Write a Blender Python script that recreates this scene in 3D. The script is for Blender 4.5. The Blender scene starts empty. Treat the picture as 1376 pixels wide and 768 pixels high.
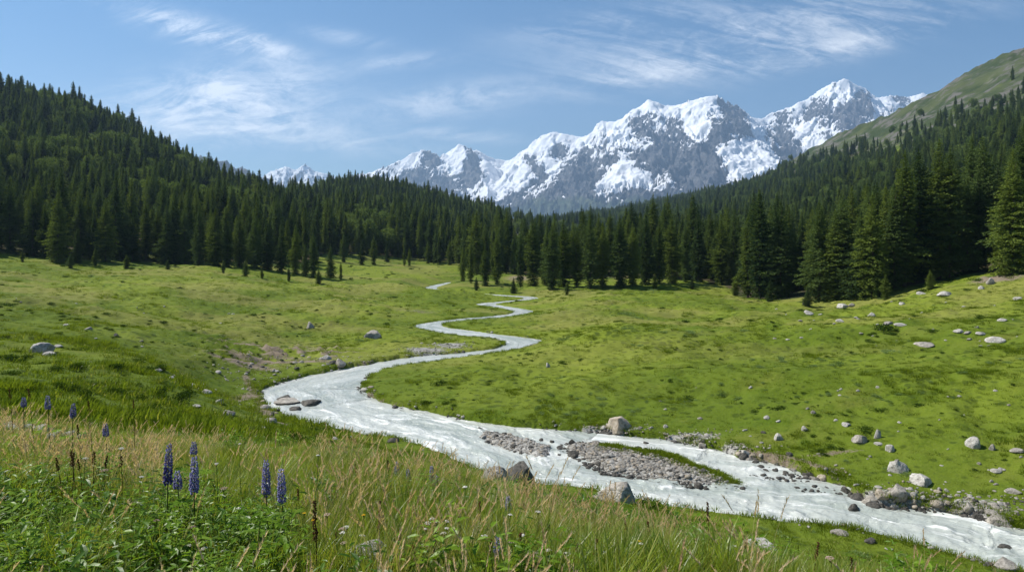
import bpy, math, random
import numpy as np
rng = np.random.default_rng(7)
random.seed(7)
SC = bpy.context.scene
COL = SC.collection
FX, CX, HY = 917.0, 688.0, 330.0          # focal length and horizon in photo pixels (1376 wide)
PI = math.pi

# ------------------------------------------------------------------ noise
_perm = np.random.default_rng(3).permutation(4096)
_grad = np.random.default_rng(4).uniform(0, 2*PI, 4096)
def _h(ix, iy, seed):
    return _perm[(_perm[(_perm[(ix + seed*131) & 4095] + iy) & 4095]) & 4095]
def pnoise(x, y, seed=0):
    x = np.asarray(x, float); y = np.asarray(y, float)
    ix = np.floor(x).astype(np.int64); iy = np.floor(y).astype(np.int64)
    fx = x - ix; fy = y - iy
    u = fx*fx*fx*(fx*(fx*6-15)+10); v = fy*fy*fy*(fy*(fy*6-15)+10)
    def g(dx, dy):
        a = _grad[_h(ix+dx, iy+dy, seed)]
        return np.cos(a)*(fx-dx) + np.sin(a)*(fy-dy)
    a = g(0,0)*(1-u) + g(1,0)*u; b = g(0,1)*(1-u) + g(1,1)*u
    return (a*(1-v) + b*v)*1.5
def fbm(x, y, o=4, seed=0, gain=.5):
    s = 0; a = 1.0; f = 1.0; t = 0
    for i in range(o):
        s = s + a*pnoise(x*f + i*17.3, y*f - i*9.1, seed+i); t += a; a *= gain; f *= 2.03
    return s/t*1.3
def ridged(x, y, o=5, seed=0, gain=.5):
    s = 0; a = 1.0; f = 1.0; t = 0
    for i in range(o):
        n = 1 - np.abs(pnoise(x*f + i*7.7, y*f + i*3.1, seed+i))*1.6
        s = s + a*n*n; t += a; a *= gain; f *= 2.1
    return s/t
def sst(a, b, x):
    t = np.clip((np.asarray(x, float)-a)/(b-a), 0, 1); return t*t*(3-2*t)

# ------------------------------------------------------------------ terrain profiles
def zw(Y):                       # water level rises slowly upstream
    return -14.3 + .006*np.clip(Y, 0, 400)
def at(px, py, Y): return ((px-CX)/FX*Y, Y, -(py-HY)/FX*Y)
W = lambda Y, d: (Y, HY - (zw(Y)+d)/Y*FX)
COLS = {
 -900: [(3.3,768),(5,660),(8,560),(12,515),(25,470),(45,425),(80,375),(130,330),(170,300),(300,200),(450,110),(650,40),(850,70),(1500,200),(3000,320)],
 -250: [(3.3,768),(5,670),(8,585),(12,540),(25,500),(45,455),(80,405),(130,365),(180,338),(300,240),(450,160),(650,95),(850,110),(1500,250),(3000,318)],
 0:    [(3.3,768),(5,680),(8,603),(12,566),(25,522),(45,480),(80,430),(130,390),(200,345),(300,282),(450,198),(650,125),(850,150),(1500,270),(3000,318)],
 150:  [(3.3,768),(5,690),(8,617),(12,582),(25,545),(45,498),(80,440),(130,393),(210,354),(300,302),(450,226),(620,166),(800,185),(1500,280),(3000,318)],
 300:  [(3.3,768),(5,697),(8,622),(12,596),(25,578),(45,548),(62,508),(90,456),(130,410),(215,360),(300,324),(450,282),(600,261),(800,280),(1500,300),(3000,320)],
 380:  [(3.3,768),(5,698),(8,620),(12,602),(25,588),(45,575),(53,566),(66,524),(80,489),(100,452),(130,416),(215,365),(300,335),(450,302),(640,280),(820,276),(950,268),(1150,280),(3000,320)],
 450:  [(3.3,768),(5,700),(8,620),(14,604),(30,590),(50,581),W(62,.4),W(76,.5),(100,452),(130,420),(215,371),(250,364),(350,336),(600,292),(780,268),(900,252),(1150,262),(3000,320)],
 530:  [(3.3,768),(5,702),(8,630),(14,612),(30,600),(48,593),W(60,.5),W(78,.6),(100,450),(130,425),(215,376),(250,366),(350,344),(600,298),(780,272),(900,255),(1150,266),(3000,320)],
 600:  [(3.3,768),(5,704),(8,642),(14,628),(25,622),(44,618),W(55,.6),W(90,.6),W(110,.5),W(140,.5),W(170,.7),(240,377),(330,354),(500,326),(780,292),(900,275),(1150,287),(3000,318)],
 700:  [(3.3,768),(5,712),(8,672),(14,661),(25,656),(39,650),W(45,.6),W(60,.9),W(80,.8),W(110,.7),W(150,.5),W(185,.5),(225,386),(250,379),(275,362),(310,360),(500,340),(900,308),(1200,305),(1500,312),(3000,318)],
 850:  [(3.3,770),(5,735),(8,702),(14,690),(25,684),(37,675),W(46,.6),W(60,1.0),W(80,1.6),W(110,1.5),W(150,1.9),W(200,2.1),(222,374),(300,356),(500,338),(1000,320),(1600,304),(2500,286),(3000,292),(5000,318)],
 1000: [(3.3,778),(5,765),(8,748),(14,735),(25,716),(34,702),W(46,.9),W(60,1.3),W(80,1.4),W(110,1.0),W(150,1.0),(172,398),(230,380),(300,362),(500,334),(900,295),(1500,270),(2300,256),(2900,266),(5000,315)],
 1150: [(3.3,790),(5,782),(8,770),(14,756),(25,738),(33,724),W(41,1.0),W(50,1.6),W(70,2.3),(100,430),(142,400),(160,388),(200,368),(300,335),(500,296),(900,240),(1300,203),(1700,177),(2200,192),(5000,300)],
 1376: [(3.3,815),(5,808),(8,800),(14,792),(25,783),(29,777),W(37,1.2),(45,574),(60,492),(80,431),(100,392),(120,364),(160,338),(220,300),(400,238),(700,168),(950,119),(1300,67),(1600,80),(5000,280)],
 1700: [(3.3,830),(5,822),(8,815),(14,805),(22,800),(30,650),(40,560),(60,455),(80,400),(100,365),(120,340),(160,305),(220,260),(400,190),(700,105),(950,50),(1300,0),(1600,20),(5000,250)],
}
LR = np.arange(math.log(.4), math.log(16000), .01)
TH = np.radians(np.arange(-180, 180.01, .5))
def _build():
    pxs = sorted(COLS); ths = [math.atan((p-CX)/FX) for p in pxs]
    prof = []
    for p, t in zip(pxs, ths):
        c = COLS[p]; c = [(.4, HY+1.5/.4*FX), (1.2, HY+1.5/1.2*FX)] + c
        r = [math.log(Y/math.cos(t)) for Y, _ in c]; z = [-(py-HY)/FX*Y for Y, py in c]
        r += [math.log(7000), math.log(16000)]; z += [45., 20.]
        prof.append(np.interp(LR, r, z))
    prof = np.array(prof)
    A = np.empty((len(TH), len(LR)))
    tb = list(ths); pb = prof
    tb = [-PI] + [tb[0]-.5] + tb + [tb[-1]+.5] + [PI]          # behind the viewer the knoll goes on
    back = np.interp(LR, [math.log(.4), math.log(30), math.log(300), math.log(3000), math.log(16000)], [-1.5, -1.6, 8, 60, 30])
    pb = np.vstack([back, prof[0]*.5+back*.5, prof, prof[-1]*.5+back*.5, back])
    for j in range(len(LR)): A[:, j] = np.interp(TH, tb, pb[:, j])
    def blur(M, s, ax):
        k = np.arange(-int(3*s), int(3*s)+1); w = np.exp(-.5*(k/s)**2); w /= w.sum()
        pad = [(0,0),(0,0)]; pad[ax] = (len(k)//2, len(k)//2); P = np.pad(M, pad, mode='edge')
        out = np.zeros_like(M)
        for i, ww in enumerate(w):
            out += ww*(P[i:i+M.shape[0]] if ax == 0 else P[:, i:i+M.shape[1]])
        return out
    return blur(blur(A, 4, 0), 5, 1)
TAB = _build()
def base(x, y):
    r = np.log(np.maximum(np.hypot(x, y), .41)); t = np.arctan2(x, y)
    fi = (t+PI)/(TH[1]-TH[0]); fj = (r-LR[0])/.01
    i = np.clip(fi.astype(int), 0, len(TH)-2); j = np.clip(fj.astype(int), 0, len(LR)-2)
    a = np.clip(fi-i, 0, 1); b = np.clip(fj-j, 0, 1)
    return (TAB[i,j]*(1-a)*(1-b)+TAB[i+1,j]*a*(1-b)+TAB[i,j+1]*(1-a)*b+TAB[i+1,j+1]*a*b)

# ------------------------------------------------------------------ river outline, from bank points on the water plane
def onwater(pts):
    out = []
    for px, py in pts:
        Y = 14.3/((py-HY)/FX+.006); out.append(((px-CX)/FX*Y, Y))
    return np.array(out)
def smooth(P, n=4, closed=False):
    P = np.asarray(P); N = len(P); out = []
    for i in range(N if closed else N-1):
        if closed: p0, p1, p2, p3 = P[i-1], P[i], P[(i+1) % N], P[(i+2) % N]
        else: p0, p1, p2, p3 = P[max(i-1,0)], P[i], P[i+1], P[min(i+2,N-1)]
        for k in range(n):
            t = k/n
            out.append(.5*((2*p1)+(-p0+p2)*t+(2*p0-5*p1+4*p2-p3)*t*t+(-p0+3*p1-3*p2+p3)*t**3))
    if not closed: out.append(P[-1])
    return np.array(out)
NEAR = [(1700,850),(1500,800),(1376,773),(1321,761),(1257,744),(1175,728),(1126,718),(1055,707),(972,695),(882,681),(796,662),(727,655),(654,639),(611,621),(534,595),(473,583),(411,568),(366,556),(353,534),(354,524),(391,511),(465,495),(517,485.5),(563,478.5),(615,474.5),(664,468.5),(680,462),(668,456.5),(640,453),(606,449.5),(582,445.5),(566,441.5),(558,437.5),(572,434),(594,431),(627,427.5),(660,425),(684,422),(692,419),(684,416),(666,413),(650,411),(641,409),(650,407.2),(668,405.6),(690,403.6),(705,401.5),(700,399.5),(672,398),(640,395.5),(600,391.5),(574,387.5),(580,384),(602,379.5)]
FAR = [(1700,745),(1500,728),(1376,712),(1345,706),(1325,700),(1272,689),(1220,683),(1186,681),(1145,668),(1137,655),(1100,643.5),(1055,628.5),(1021,619),(987,611),(942,600.5),(897,591.5),(842,586.5),(799,580.5),(732,576.5),(673,572),(615,562),(560,551),(524,544),(497,533),(484,521),(491,510.5),(509,502.5),(544,494),(591,487.5),(646,478.5),(693,470),(727,458.5),(705,453.5),(662,448.5),(630,444),(607,441),(592,437.5),(600,434),(628,430.6),(668,427.2),(702,422),(716,418.2),(704,415.4),(688,412.8),(672,410.3),(664,408.8),(680,406.5),(704,404),(722,401.2),(716,398.8),(690,397.2),(650,394.5),(612,391),(586,387.8),(590,385),(608,379)]
nb = smooth(onwater(NEAR)); fb = smooth(onwater(FAR))
RIV = np.vstack([nb, fb[::-1]])
ISL1 = smooth(onwater([(642,583),(662,580),(687,585),(727,594),(744,605),(738,616),(709,614),(662,601)]), 3, True)
ISL2 = smooth(onwater([(756,597),(800,596),(860,604),(897,610),(942,626),(972,638),(997,651),(976,656),(935,652),(897,649),(854,643),(811,634),(785,621)]), 3, True)
BAR3 = smooth(onwater([(985,622),(1030,624),(1090,642),(1138,660),(1130,669),(1080,660),(1010,640)]), 3, True)
def sdist(P, x, y, chain=False):
    """signed distance to a closed outline, positive outside; or (distance, arclength) to a chain"""
    sh = np.shape(x); x = np.ravel(x); y = np.ravel(y)
    best = np.full(x.shape, 1e9); ins = np.zeros(x.shape, bool); arc = np.zeros(x.shape); s0 = 0.
    Q = P if chain else np.vstack([P, P[:1]])
    for (ax, ay), (bx, by) in zip(Q[:-1], Q[1:]):
        dx, dy = bx-ax, by-ay; L2 = dx*dx+dy*dy+1e-12
        t = np.clip(((x-ax)*dx+(y-ay)*dy)/L2, 0, 1)
        d = (x-ax-t*dx)**2+(y-ay-t*dy)**2
        m = d < best; best = np.where(m, d, best)
        if chain: arc = np.where(m, s0+t*math.sqrt(L2), arc)
        elif by != ay: ins ^= ((ay > y) != (by > y)) & (x < dx*(y-ay)/dy+ax)
        s0 += math.sqrt(L2)
    d = np.sqrt(best)
    if chain: return d.reshape(sh), arc.reshape(sh)
    return np.where(ins, -d, d).reshape(sh)
RX0, RX1, RY0, RY1 = RIV[:,0].min()-14, RIV[:,0].max()+14, RIV[:,1].min()-14, RIV[:,1].max()+14
_gx = np.arange(RX0, RX1+.3, .3); _gy = np.arange(RY0, RY1+.3, .3)
_GX, _GY = np.meshgrid(_gx, _gy, indexing='ij'); _RD = sdist(RIV, _GX, _GY)
def river_d(x, y):
    d = np.full(np.shape(x), 99.)
    m = (x > RX0) & (x < RX1-.1) & (y > RY0) & (y < RY1-.1)
    if m.any():
        fi = (x[m]-RX0)/.3; fj = (y[m]-RY0)/.3; i = np.clip(fi.astype(int), 0, len(_gx)-2); j = np.clip(fj.astype(int), 0, len(_gy)-2); a = fi-i; b = fj-j
        d[m] = _RD[i,j]*(1-a)*(1-b)+_RD[i+1,j]*a*(1-b)+_RD[i,j+1]*(1-a)*b+_RD[i+1,j+1]*a*b
    return d
def isl_d(x, y):
    d = np.full(np.shape(x), 99.)
    m = (x > -10) & (x < 30) & (y > 30) & (y < 60)
    if m.any():
        d[m] = np.minimum(sdist(ISL1, x[m], y[m]), sdist(ISL2, x[m], y[m]))
    return d
def _pl(pts, z): return smooth(np.array([((px-CX)/FX*z/((py-HY)/FX), z/((py-HY)/FX)) for px, py in pts]), 3)
SWELL = [(_pl([(740,512),(830,500),(920,503),(1050,516),(1200,531),(1376,548),(1500,556)], 12.), .8, 3.0), (_pl([(735,470),(900,455),(1050,458),(1200,470),(1400,490)], 12.3), .8, 5.5), (_pl([(880,540),(1000,556),(1120,585),(1250,600),(1376,625)], 12.8), .45, 2.0)]
def slump(x, y):                 # broken, slipped turf above the bend
    c = at(385, 490, 84)
    return np.exp(-(((x-c[0])/13)**2+((y-c[1])/11)**2))
def H(x, y, full=False):
    x = np.asarray(x, float); y = np.asarray(y, float)
    shp = x.shape; x = np.atleast_1d(x); y = np.atleast_1d(y)
    r = np.hypot(x, y)
    z = base(x, y)
    rd = river_d(x, y); idd = isl_d(x, y)
    far = sst(1, 14, rd)
    n = fbm(x/38, y/38, 3, 11)*1.5*sst(25, 90, r)*far
    n += fbm(x/9, y/9, 3, 21)*.34*sst(6, 40, r)*(.25+.75*sst(0, 6, rd))
    n += fbm(x/2.2, y/2.2, 2, 31)*.19*sst(1, 8, r)*(1-sst(200, 400, r))
    n += np.abs(fbm(x/5.5, y/4, 2, 35))*.55*sst(20, 50, r)*(1-sst(150, 300, r))*far
    # terrace risers running across the slopes
    n += (sst(-.12, .12, fbm(x/45, y/16, 2, 39)))*.55*sst(35, 70, r)*far*(1-sst(200, 350, r))
    for pl, hh_, wd_ in SWELL:
        mk = (y > 25) & (y < 120) & (x > -20)
        if mk.any():
            dd = sdist(pl, x[mk], y[mk], True)[0]; n[mk] += hh_*np.exp(-(dd/wd_)**2)*far[mk]
    n += slump(x, y)*(ridged(x/7, y/3, 3, 41)-.5)*1.5*sst(0, 4, rd)
    n += fbm(x/120, y/120, 4, 51)*6*sst(300, 700, r)
    n += ridged(x/260, y/260, 5, 55)*30*sst(700, 1500, r)*(1-sst(4000, 7000, r))
    z = z+n
    w = zw(y)
    jag = fbm(x/1.6, y/1.6, 3, 61)*.45
    step = (.32+.25*sst(-.3, .5, fbm(x/12, y/12, 2, 63)))*(1-.72*sst(60, 120, y))
    zb = np.maximum(z, w+step+.12*fbm(x/1.5, y/1.5, 2, 65))
    bank = np.maximum(w+step, zb*sst(0, 9, rd)+(w+step+.05*rd)*(1-sst(0, 9, rd)))
    near = rd < 20
    k = sst(-.25, .35, rd+jag)
    zr = (w-.55)*(1-k)+bank*k
    ik = sst(.5, -.9, idd+jag*.8)
    zi = w-.25+.50*ik+.1*fbm(x/2.5, y/2.5, 2, 67)
    zr = np.where(idd < 2.5, np.maximum(zr, zi), zr)
    z = np.where(near, zr, z)
    if full: return z.reshape(shp), rd.reshape(shp), idd.reshape(shp)
    return z.reshape(shp)
_Ys = np.exp(np.arange(math.log(2.2), math.log(2600), .006))
def ground_at(px, py):
    """the point of the ground seen at a photo pixel"""
    x = (px-CX)/FX*_Ys; z = H(x, _Ys); e = HY-z/_Ys*FX
    k = np.where(e <= py)[0]
    if len(k) == 0: return None
    k = k[0]; Y = _Ys[k]
    if k > 0 and e[k-1] > py: 
        t = (e[k-1]-py)/(e[k-1]-e[k]+1e-9); Y = _Ys[k-1]+t*(_Ys[k]-_Ys[k-1])
    X = (px-CX)/FX*Y
    return X, Y, float(H(np.array([X]), np.array([Y]))[0])

# ------------------------------------------------------------------ mesh + material helpers
def mesh_np(name, V, F, smooth_=True, attrs=None, mats=(), mi=None, uv=None):
    V = np.asarray(V, np.float32); F = np.asarray(F, np.int32)
    me = bpy.data.meshes.new(name); k = F.shape[1]
    me.vertices.add(len(V)); me.vertices.foreach_set('co', V.ravel())
    me.loops.add(F.size); me.loops.foreach_set('vertex_index', F.ravel())
    me.polygons.add(len(F)); me.polygons.foreach_set('loop_start', np.arange(0, F.size, k, dtype=np.int32))
    if mi is not None: me.polygons.foreach_set('material_index', np.asarray(mi, np.int32))
    me.polygons.foreach_set('use_smooth', np.full(len(F), smooth_))
    for a, v in (attrs or {}).items():
        at_ = me.attributes.new(a, 'FLOAT', 'POINT'); at_.data.foreach_set('value', np.asarray(v, np.float32).ravel())
    for m in mats: me.materials.append(m)
    me.update(calc_edges=True)
    return me
def link(name, me, label=None, cat=None, group=None, kind=None, parent=None, loc=None):
    o = bpy.data.objects.new(name, me); COL.objects.link(o)
    if parent: o.parent = parent
    if loc is not None: o.location = loc
    tag(o, label, cat, group, kind); return o
def tag(o, label=None, cat=None, group=None, kind=None):
    if label: o['label'] = label
    if cat: o['category'] = cat
    if group: o['group'] = group
    if kind: o['kind'] = kind
def grid_faces(nu, nv):
    i = np.arange(nu-1)[:, None]*nv+np.arange(nv-1)[None]
    return np.stack([i, i+nv, i+nv+1, i+1], -1).reshape(-1, 4)

class M:                          # small node-tree builder
    def __init__(s, name, world=None):
        if world is None:
            s.m = bpy.data.materials.new(name); s.m.use_nodes = True; s.t = s.m.node_tree
        else: s.m = world; s.t = world.node_tree
        s.t.nodes.clear()
    def n(s, typ, ins=None, **kw):
        nd = s.t.nodes.new(typ)
        for k, v in kw.items(): setattr(nd, k, v)
        for k, v in (ins or {}).items():
            sock = nd.inputs[k]
            if isinstance(v, bpy.types.NodeSocket): s.t.links.new(v, sock)
            else: sock.default_value = v
        return nd
    def math(s, op, a, b=0, c=None, clamp=False):
        nd = s.t.nodes.new('ShaderNodeMath'); nd.operation = op; nd.use_clamp = clamp
        for i, v in enumerate([a, b] + ([c] if c is not None else [])):
            if isinstance(v, bpy.types.NodeSocket): s.t.links.new(v, nd.inputs[i])
            else: nd.inputs[i].default_value = v
        return nd.outputs[0]
    def mix(s, f, a, b, typ='MIX'):
        nd = s.t.nodes.new('ShaderNodeMix'); nd.data_type = 'RGBA'; nd.blend_type = typ
        for i, v in ((0, f), (6, a), (7, b)):
            if isinstance(v, bpy.types.NodeSocket): s.t.links.new(v, nd.inputs[i])
            else: nd.inputs[i].default_value = (*v, 1) if isinstance(v, tuple) and len(v) == 3 else v
        return nd.outputs[2]
    def ramp(s, f, lo, hi):
        nd = s.n('ShaderNodeMapRange', {0: f, 1: lo, 2: hi}, interpolation_type='SMOOTHSTEP'); return nd.outputs[0]
    def noise(s, vec, scale, detail=4, rough=.55, dist=0):
        return s.n('ShaderNodeTexNoise', {'Vector': vec, 'Scale': scale, 'Detail': detail, 'Roughness': rough, 'Distortion': dist}).outputs[0]
    def attr(s, name): return s.n('ShaderNodeAttribute', attribute_name=name).outputs['Fac']
    def pos(s): return s.n('ShaderNodeNewGeometry').outputs['Position']
    def obj(s): return s.n('ShaderNodeTexCoord').outputs['Object']
    def rnd(s): return s.n('ShaderNodeObjectInfo').outputs['Random']
    def scale(s, v, sc): return s.n('ShaderNodeMapping', {'Vector': v, 'Scale': sc}).outputs[0]
    def out(s, sh, vol=None):
        o = s.t.nodes.new('ShaderNodeOutputMaterial')
        if sh: s.t.links.new(sh, o.inputs[0])
        if vol: s.t.links.new(vol, o.inputs[1])
        return s.m
    def bump(s, h, strength, dist):
        return s.n('ShaderNodeBump', {'Height': h, 'Strength': strength, 'Distance': dist}).outputs[0]
    def pbr(s, col, rough=.8, normal=None, spec=.3):
        ins = {'Base Color': col if isinstance(col, bpy.types.NodeSocket) else (*col, 1), 'Roughness': rough, 'Specular IOR Level': spec}
        if normal: ins['Normal'] = normal
        return s.n('ShaderNodeBsdfPrincipled', ins).outputs[0]
def leafmat(name, c1, c2, trans=.35, gloss=.0, zscale=None, tone=False):
    m = M(name)
    n = m.noise(m.obj(), 1.3 if zscale is None else zscale, 2)
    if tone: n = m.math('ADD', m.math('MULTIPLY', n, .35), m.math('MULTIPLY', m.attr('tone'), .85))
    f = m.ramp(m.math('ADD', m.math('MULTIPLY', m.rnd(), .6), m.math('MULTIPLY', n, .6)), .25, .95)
    c = m.mix(f, c1, c2)
    d = m.n('ShaderNodeBsdfDiffuse', {'Color': c}).outputs[0]
    t = m.n('ShaderNodeBsdfTranslucent', {'Color': m.mix(.5, c, (c2[0]*1.5, c2[1]*1.5, c2[2]*.6))}).outputs[0]
    sh = m.n('ShaderNodeMixShader', {0: trans, 1: d, 2: t}).outputs[0]
    if gloss:
        g = m.n('ShaderNodeBsdfGlossy', {'Color': (1,1,1,1), 'Roughness': .38}).outputs[0]
        sh = m.n('ShaderNodeMixShader', {0: gloss, 1: sh, 2: g}).outputs[0]
    return m.out(sh)
def rockmat(name, a, b, scale=1.0, lichen=.25):
    m = M(name); o = m.obj()
    n1 = m.noise(o, 1.6*scale, 6, .6, .4); n2 = m.noise(o, 9*scale, 5, .65)
    c = m.mix(m.ramp(n1, .35, .65), a, b)
    c = m.mix(m.math('MULTIPLY', m.ramp(n2, .55, .72), lichen), c, (.5, .49, .44))
    c = m.mix(m.math('MULTIPLY', m.ramp(m.noise(o, 3.1*scale, 4, .6), .56, .66), .6), c, (.06, .057, .048))
    c = m.mix(.5, c, m.mix(m.rnd(), (.75,.74,.72), (1.15,1.12,1.05)), 'MULTIPLY')
    v = m.n('ShaderNodeTexVoronoi', {'Vector': o, 'Scale': 2.4*scale}, feature='DISTANCE_TO_EDGE').outputs[0]
    h = m.math('ADD', m.math('MULTIPLY', n2, .5), m.math('MULTIPLY', m.ramp(v, 0, .08), .3))
    return m.out(m.pbr(c, .88, m.bump(h, .7, .12), .25))

# ------------------------------------------------------------------ materials
def ground_mat():
    m = M('meadow_turf'); p = m.pos()
    grav, dirt, forest, alp = m.attr('gravel'), m.attr('dirt'), m.attr('forest'), m.attr('alpine')
    n_big = m.noise(p, .022, 4, .6, .6); n_mid = m.noise(m.scale(p, (1, 1.6, 1)), .11, 5, .62); n_sm = m.noise(p, .9, 5, .7); n_f = m.noise(p, 5.5, 4, .7)
    c = m.mix(m.ramp(n_big, .36, .64), (.084,.122,.009), (.150,.188,.018))
    c = m.mix(m.math('MULTIPLY', m.ramp(n_mid, .52, .74), .5), c, (.150,.150,.03))
    c = m.mix(m.math('MULTIPLY', m.ramp(m.noise(p, .19, 5, .6, .5), .54, .7), .8), c, (.062,.105,.005))
    c = m.mix(m.math('MULTIPLY', m.ramp(n_sm, .52, .7), .55), c, (.045,.075,.005))
    c = m.mix(m.math('MULTIPLY', m.ramp(n_f, .5, .8), .4), c, (.20,.22,.06))
    vt = m.n('ShaderNodeTexVoronoi', {'Vector': p, 'Scale': 1.1, 'Randomness': 1.0}).outputs[0]
    c = m.mix(m.math('MULTIPLY', m.ramp(m.math('ADD', vt, m.math('MULTIPLY', m.math('SUBTRACT', n_mid, .5), 1.2)), .34, .16), .6), c, (.030,.048,.006))
    c = m.mix(m.math('MULTIPLY', m.attr('dry'), .42), c, (.23,.205,.065))
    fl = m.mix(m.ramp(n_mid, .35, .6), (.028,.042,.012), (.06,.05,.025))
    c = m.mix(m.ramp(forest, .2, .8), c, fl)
    al = m.mix(m.ramp(m.noise(p, .012, 9, .7), .4, .6), (.030,.045,.014), (.062,.075,.028))
    al = m.mix(m.ramp(m.noise(p, .026, 9, .72), .50, .58), al, (.105,.10,.088))
    c = m.mix(alp, c, al)
    ds = m.mix(n_sm, (.12,.085,.055), (.26,.22,.165))
    c = m.mix(m.ramp(m.math('ADD', dirt, m.math('MULTIPLY', m.math('SUBTRACT', n_f, .5), 1.1)), .42, .58), c, ds)
    vg = m.n('ShaderNodeTexVoronoi', {'Vector': p, 'Scale': 5.5})
    gs = m.mix(m.n('ShaderNodeSeparateColor', {0: vg.outputs['Color']}).outputs[0], (.13,.125,.115), (.40,.385,.35))
    c = m.mix(m.ramp(m.math('ADD', grav, m.math('MULTIPLY', m.math('SUBTRACT', n_sm, .5), .8)), .42, .58), c, gs)
    h = m.math('ADD', m.math('MULTIPLY', n_f, .10), m.math('MULTIPLY', n_sm, .45))
    return m.out(m.pbr(c, .95, m.bump(h, .9, .6), .1))
def water_mat():
    m = M('milky_meltwater')
    s, d, rough = m.attr('flow_s'), m.attr('flow_d'), m.attr('rapid')
    uv = m.n('ShaderNodeCombineXYZ', {0: s, 1: d, 2: 0.}).outputs[0]
    st = m.noise(m.scale(uv, (.20,.50,1)), 1, 4, .55, 1.6); fine = m.noise(m.scale(uv, (.9,1.9,1)), 1.3, 4, .6, .8)
    p = m.pos(); rip = m.noise(p, 2.2, 4, .6, .4)
    c = m.mix(m.ramp(m.noise(m.scale(uv, (.07,.28,1)), 1, 3, .55, .8), .35, .65), (.31,.34,.305), (.46,.475,.435))
    c = m.mix(m.math('MULTIPLY', m.ramp(st, .45, .68), .5), c, (.62,.63,.59))
    foam = m.ramp(m.math('ADD', m.math('MULTIPLY', st, .8), m.math('ADD', m.math('MULTIPLY', fine, .22), m.math('MULTIPLY', m.math('SUBTRACT', rough, .5), .10))), .60, .74)
    c = m.mix(foam, c, (.80,.80,.77))
    h = m.math('ADD', m.math('MULTIPLY', st, .6), m.math('ADD', m.math('MULTIPLY', fine, .35), m.math('MULTIPLY', rip, .10)))
    ro = m.math('ADD', .22, m.math('MULTIPLY', foam, .5))
    return m.out(m.n('ShaderNodeBsdfPrincipled', {'Base Color': c, 'Roughness': ro, 'Specular IOR Level': .5, 'IOR': 1.33, 'Normal': m.bump(h, .9, .5)}).outputs[0])
def mountain_mat():
    m = M('snow_and_rock'); p = m.pos()
    sn, veg = m.attr('snow'), m.attr('veg')
    f1 = m.noise(p, .011, 7, .68, .3); f2 = m.noise(m.scale(p, (1,1,.4)), .02, 8, .72)
    rock = m.mix(m.ramp(f1, .35, .65), (.06,.064,.074), (.16,.16,.165))
    rock = m.mix(m.math('MULTIPLY', m.ramp(f2, .5, .7), .6), rock, (.042,.045,.052))
    sz = m.n('ShaderNodeSeparateXYZ', {0: p}); ly = m.math('ADD', m.math('MULTIPLY', sz.outputs[2], .055), m.math('ADD', m.math('MULTIPLY', sz.outputs[0], .012), m.math('MULTIPLY', f1, 9)))
    rock = m.mix(m.math('MULTIPLY', m.ramp(m.math('SINE', ly), .2, .9), .35), rock, (.21,.20,.19))
    gr = m.mix(m.ramp(f1, .4, .6), (.06,.09,.055), (.11,.13,.08))
    rock = m.mix(m.ramp(m.math('ADD', veg, m.math('MULTIPLY', m.math('SUBTRACT', f1, .5), .9)), .3, .7), rock, gr)
    s = m.ramp(m.math('ADD', sn, m.math('ADD', m.math('MULTIPLY', m.math('SUBTRACT', f2, .5), .8), m.math('MULTIPLY', m.math('SUBTRACT', f1, .5), .35))), .485, .54)
    snow = m.mix(m.ramp(m.noise(m.scale(p,(1,1,3)), .006, 6, .6), .5, .75), (.78,.80,.83), (.60,.60,.62))
    c = m.mix(s, rock, snow)
    return m.out(m.pbr(c, .85, m.bump(m.math('MULTIPLY', f1, m.math('SUBTRACT', 1.0, m.math('MULTIPLY', s, .9))), 1.0, 80), .1))
MAT = {}
MAT['ground'] = ground_mat(); MAT['water'] = water_mat(); MAT['mount'] = mountain_mat()
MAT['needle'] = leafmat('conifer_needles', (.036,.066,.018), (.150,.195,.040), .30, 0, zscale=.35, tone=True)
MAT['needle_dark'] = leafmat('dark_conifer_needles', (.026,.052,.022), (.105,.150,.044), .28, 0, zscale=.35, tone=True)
MAT['leaf_light'] = leafmat('pale_broadleaf', (.065,.11,.024), (.135,.18,.045), .3, 0, zscale=.5)
MAT['shrub'] = leafmat('shrub_leaves', (.022,.048,.008), (.055,.095,.012), .22)
MAT['shrub_light'] = leafmat('pale_shrub_leaves', (.11,.17,.045), (.20,.27,.10), .3)
MAT['g_green'] = leafmat('grass_green', (.085,.155,.010), (.24,.31,.03), .5, .02)
MAT['turf_a'] = leafmat('turf_green', (.075,.12,.008), (.17,.22,.018), .4)
MAT['turf_b'] = leafmat('turf_dark', (.055,.09,.008), (.12,.165,.014), .35)
MAT['g_olive'] = leafmat('grass_olive', (.13,.15,.015), (.29,.29,.05), .45, .02)
MAT['g_dry'] = leafmat('grass_dry', (.29,.22,.09), (.52,.42,.22), .4, .02)
MAT['g_plume'] = leafmat('grass_plume', (.36,.25,.14), (.62,.48,.33), .45)
MAT['weed'] = leafmat('weed_leaves', (.085,.17,.008), (.19,.30,.025), .42, .012)
MAT['weed_dark'] = leafmat('weed_leaves_dark', (.04,.095,.008), (.10,.175,.016), .35, .015)
MAT['lupin'] = leafmat('lupine_petals', (.085,.075,.22), (.25,.23,.44), .25, zscale=30)
MAT['lupin_tip'] = leafmat('lupine_pale_petals', (.35,.33,.62), (.55,.52,.75), .25)
MAT['seed'] = leafmat('brown_seed_heads', (.055,.028,.014), (.13,.065,.03), .1)
MAT['stem'] = leafmat('green_stems', (.06,.09,.02), (.10,.12,.04), .2)
MAT['white'] = leafmat('white_petals', (.62,.60,.55), (.80,.78,.74), .3)
MAT['pinkish'] = leafmat('pinkish_florets', (.45,.33,.27), (.62,.50,.40), .3)
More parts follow.
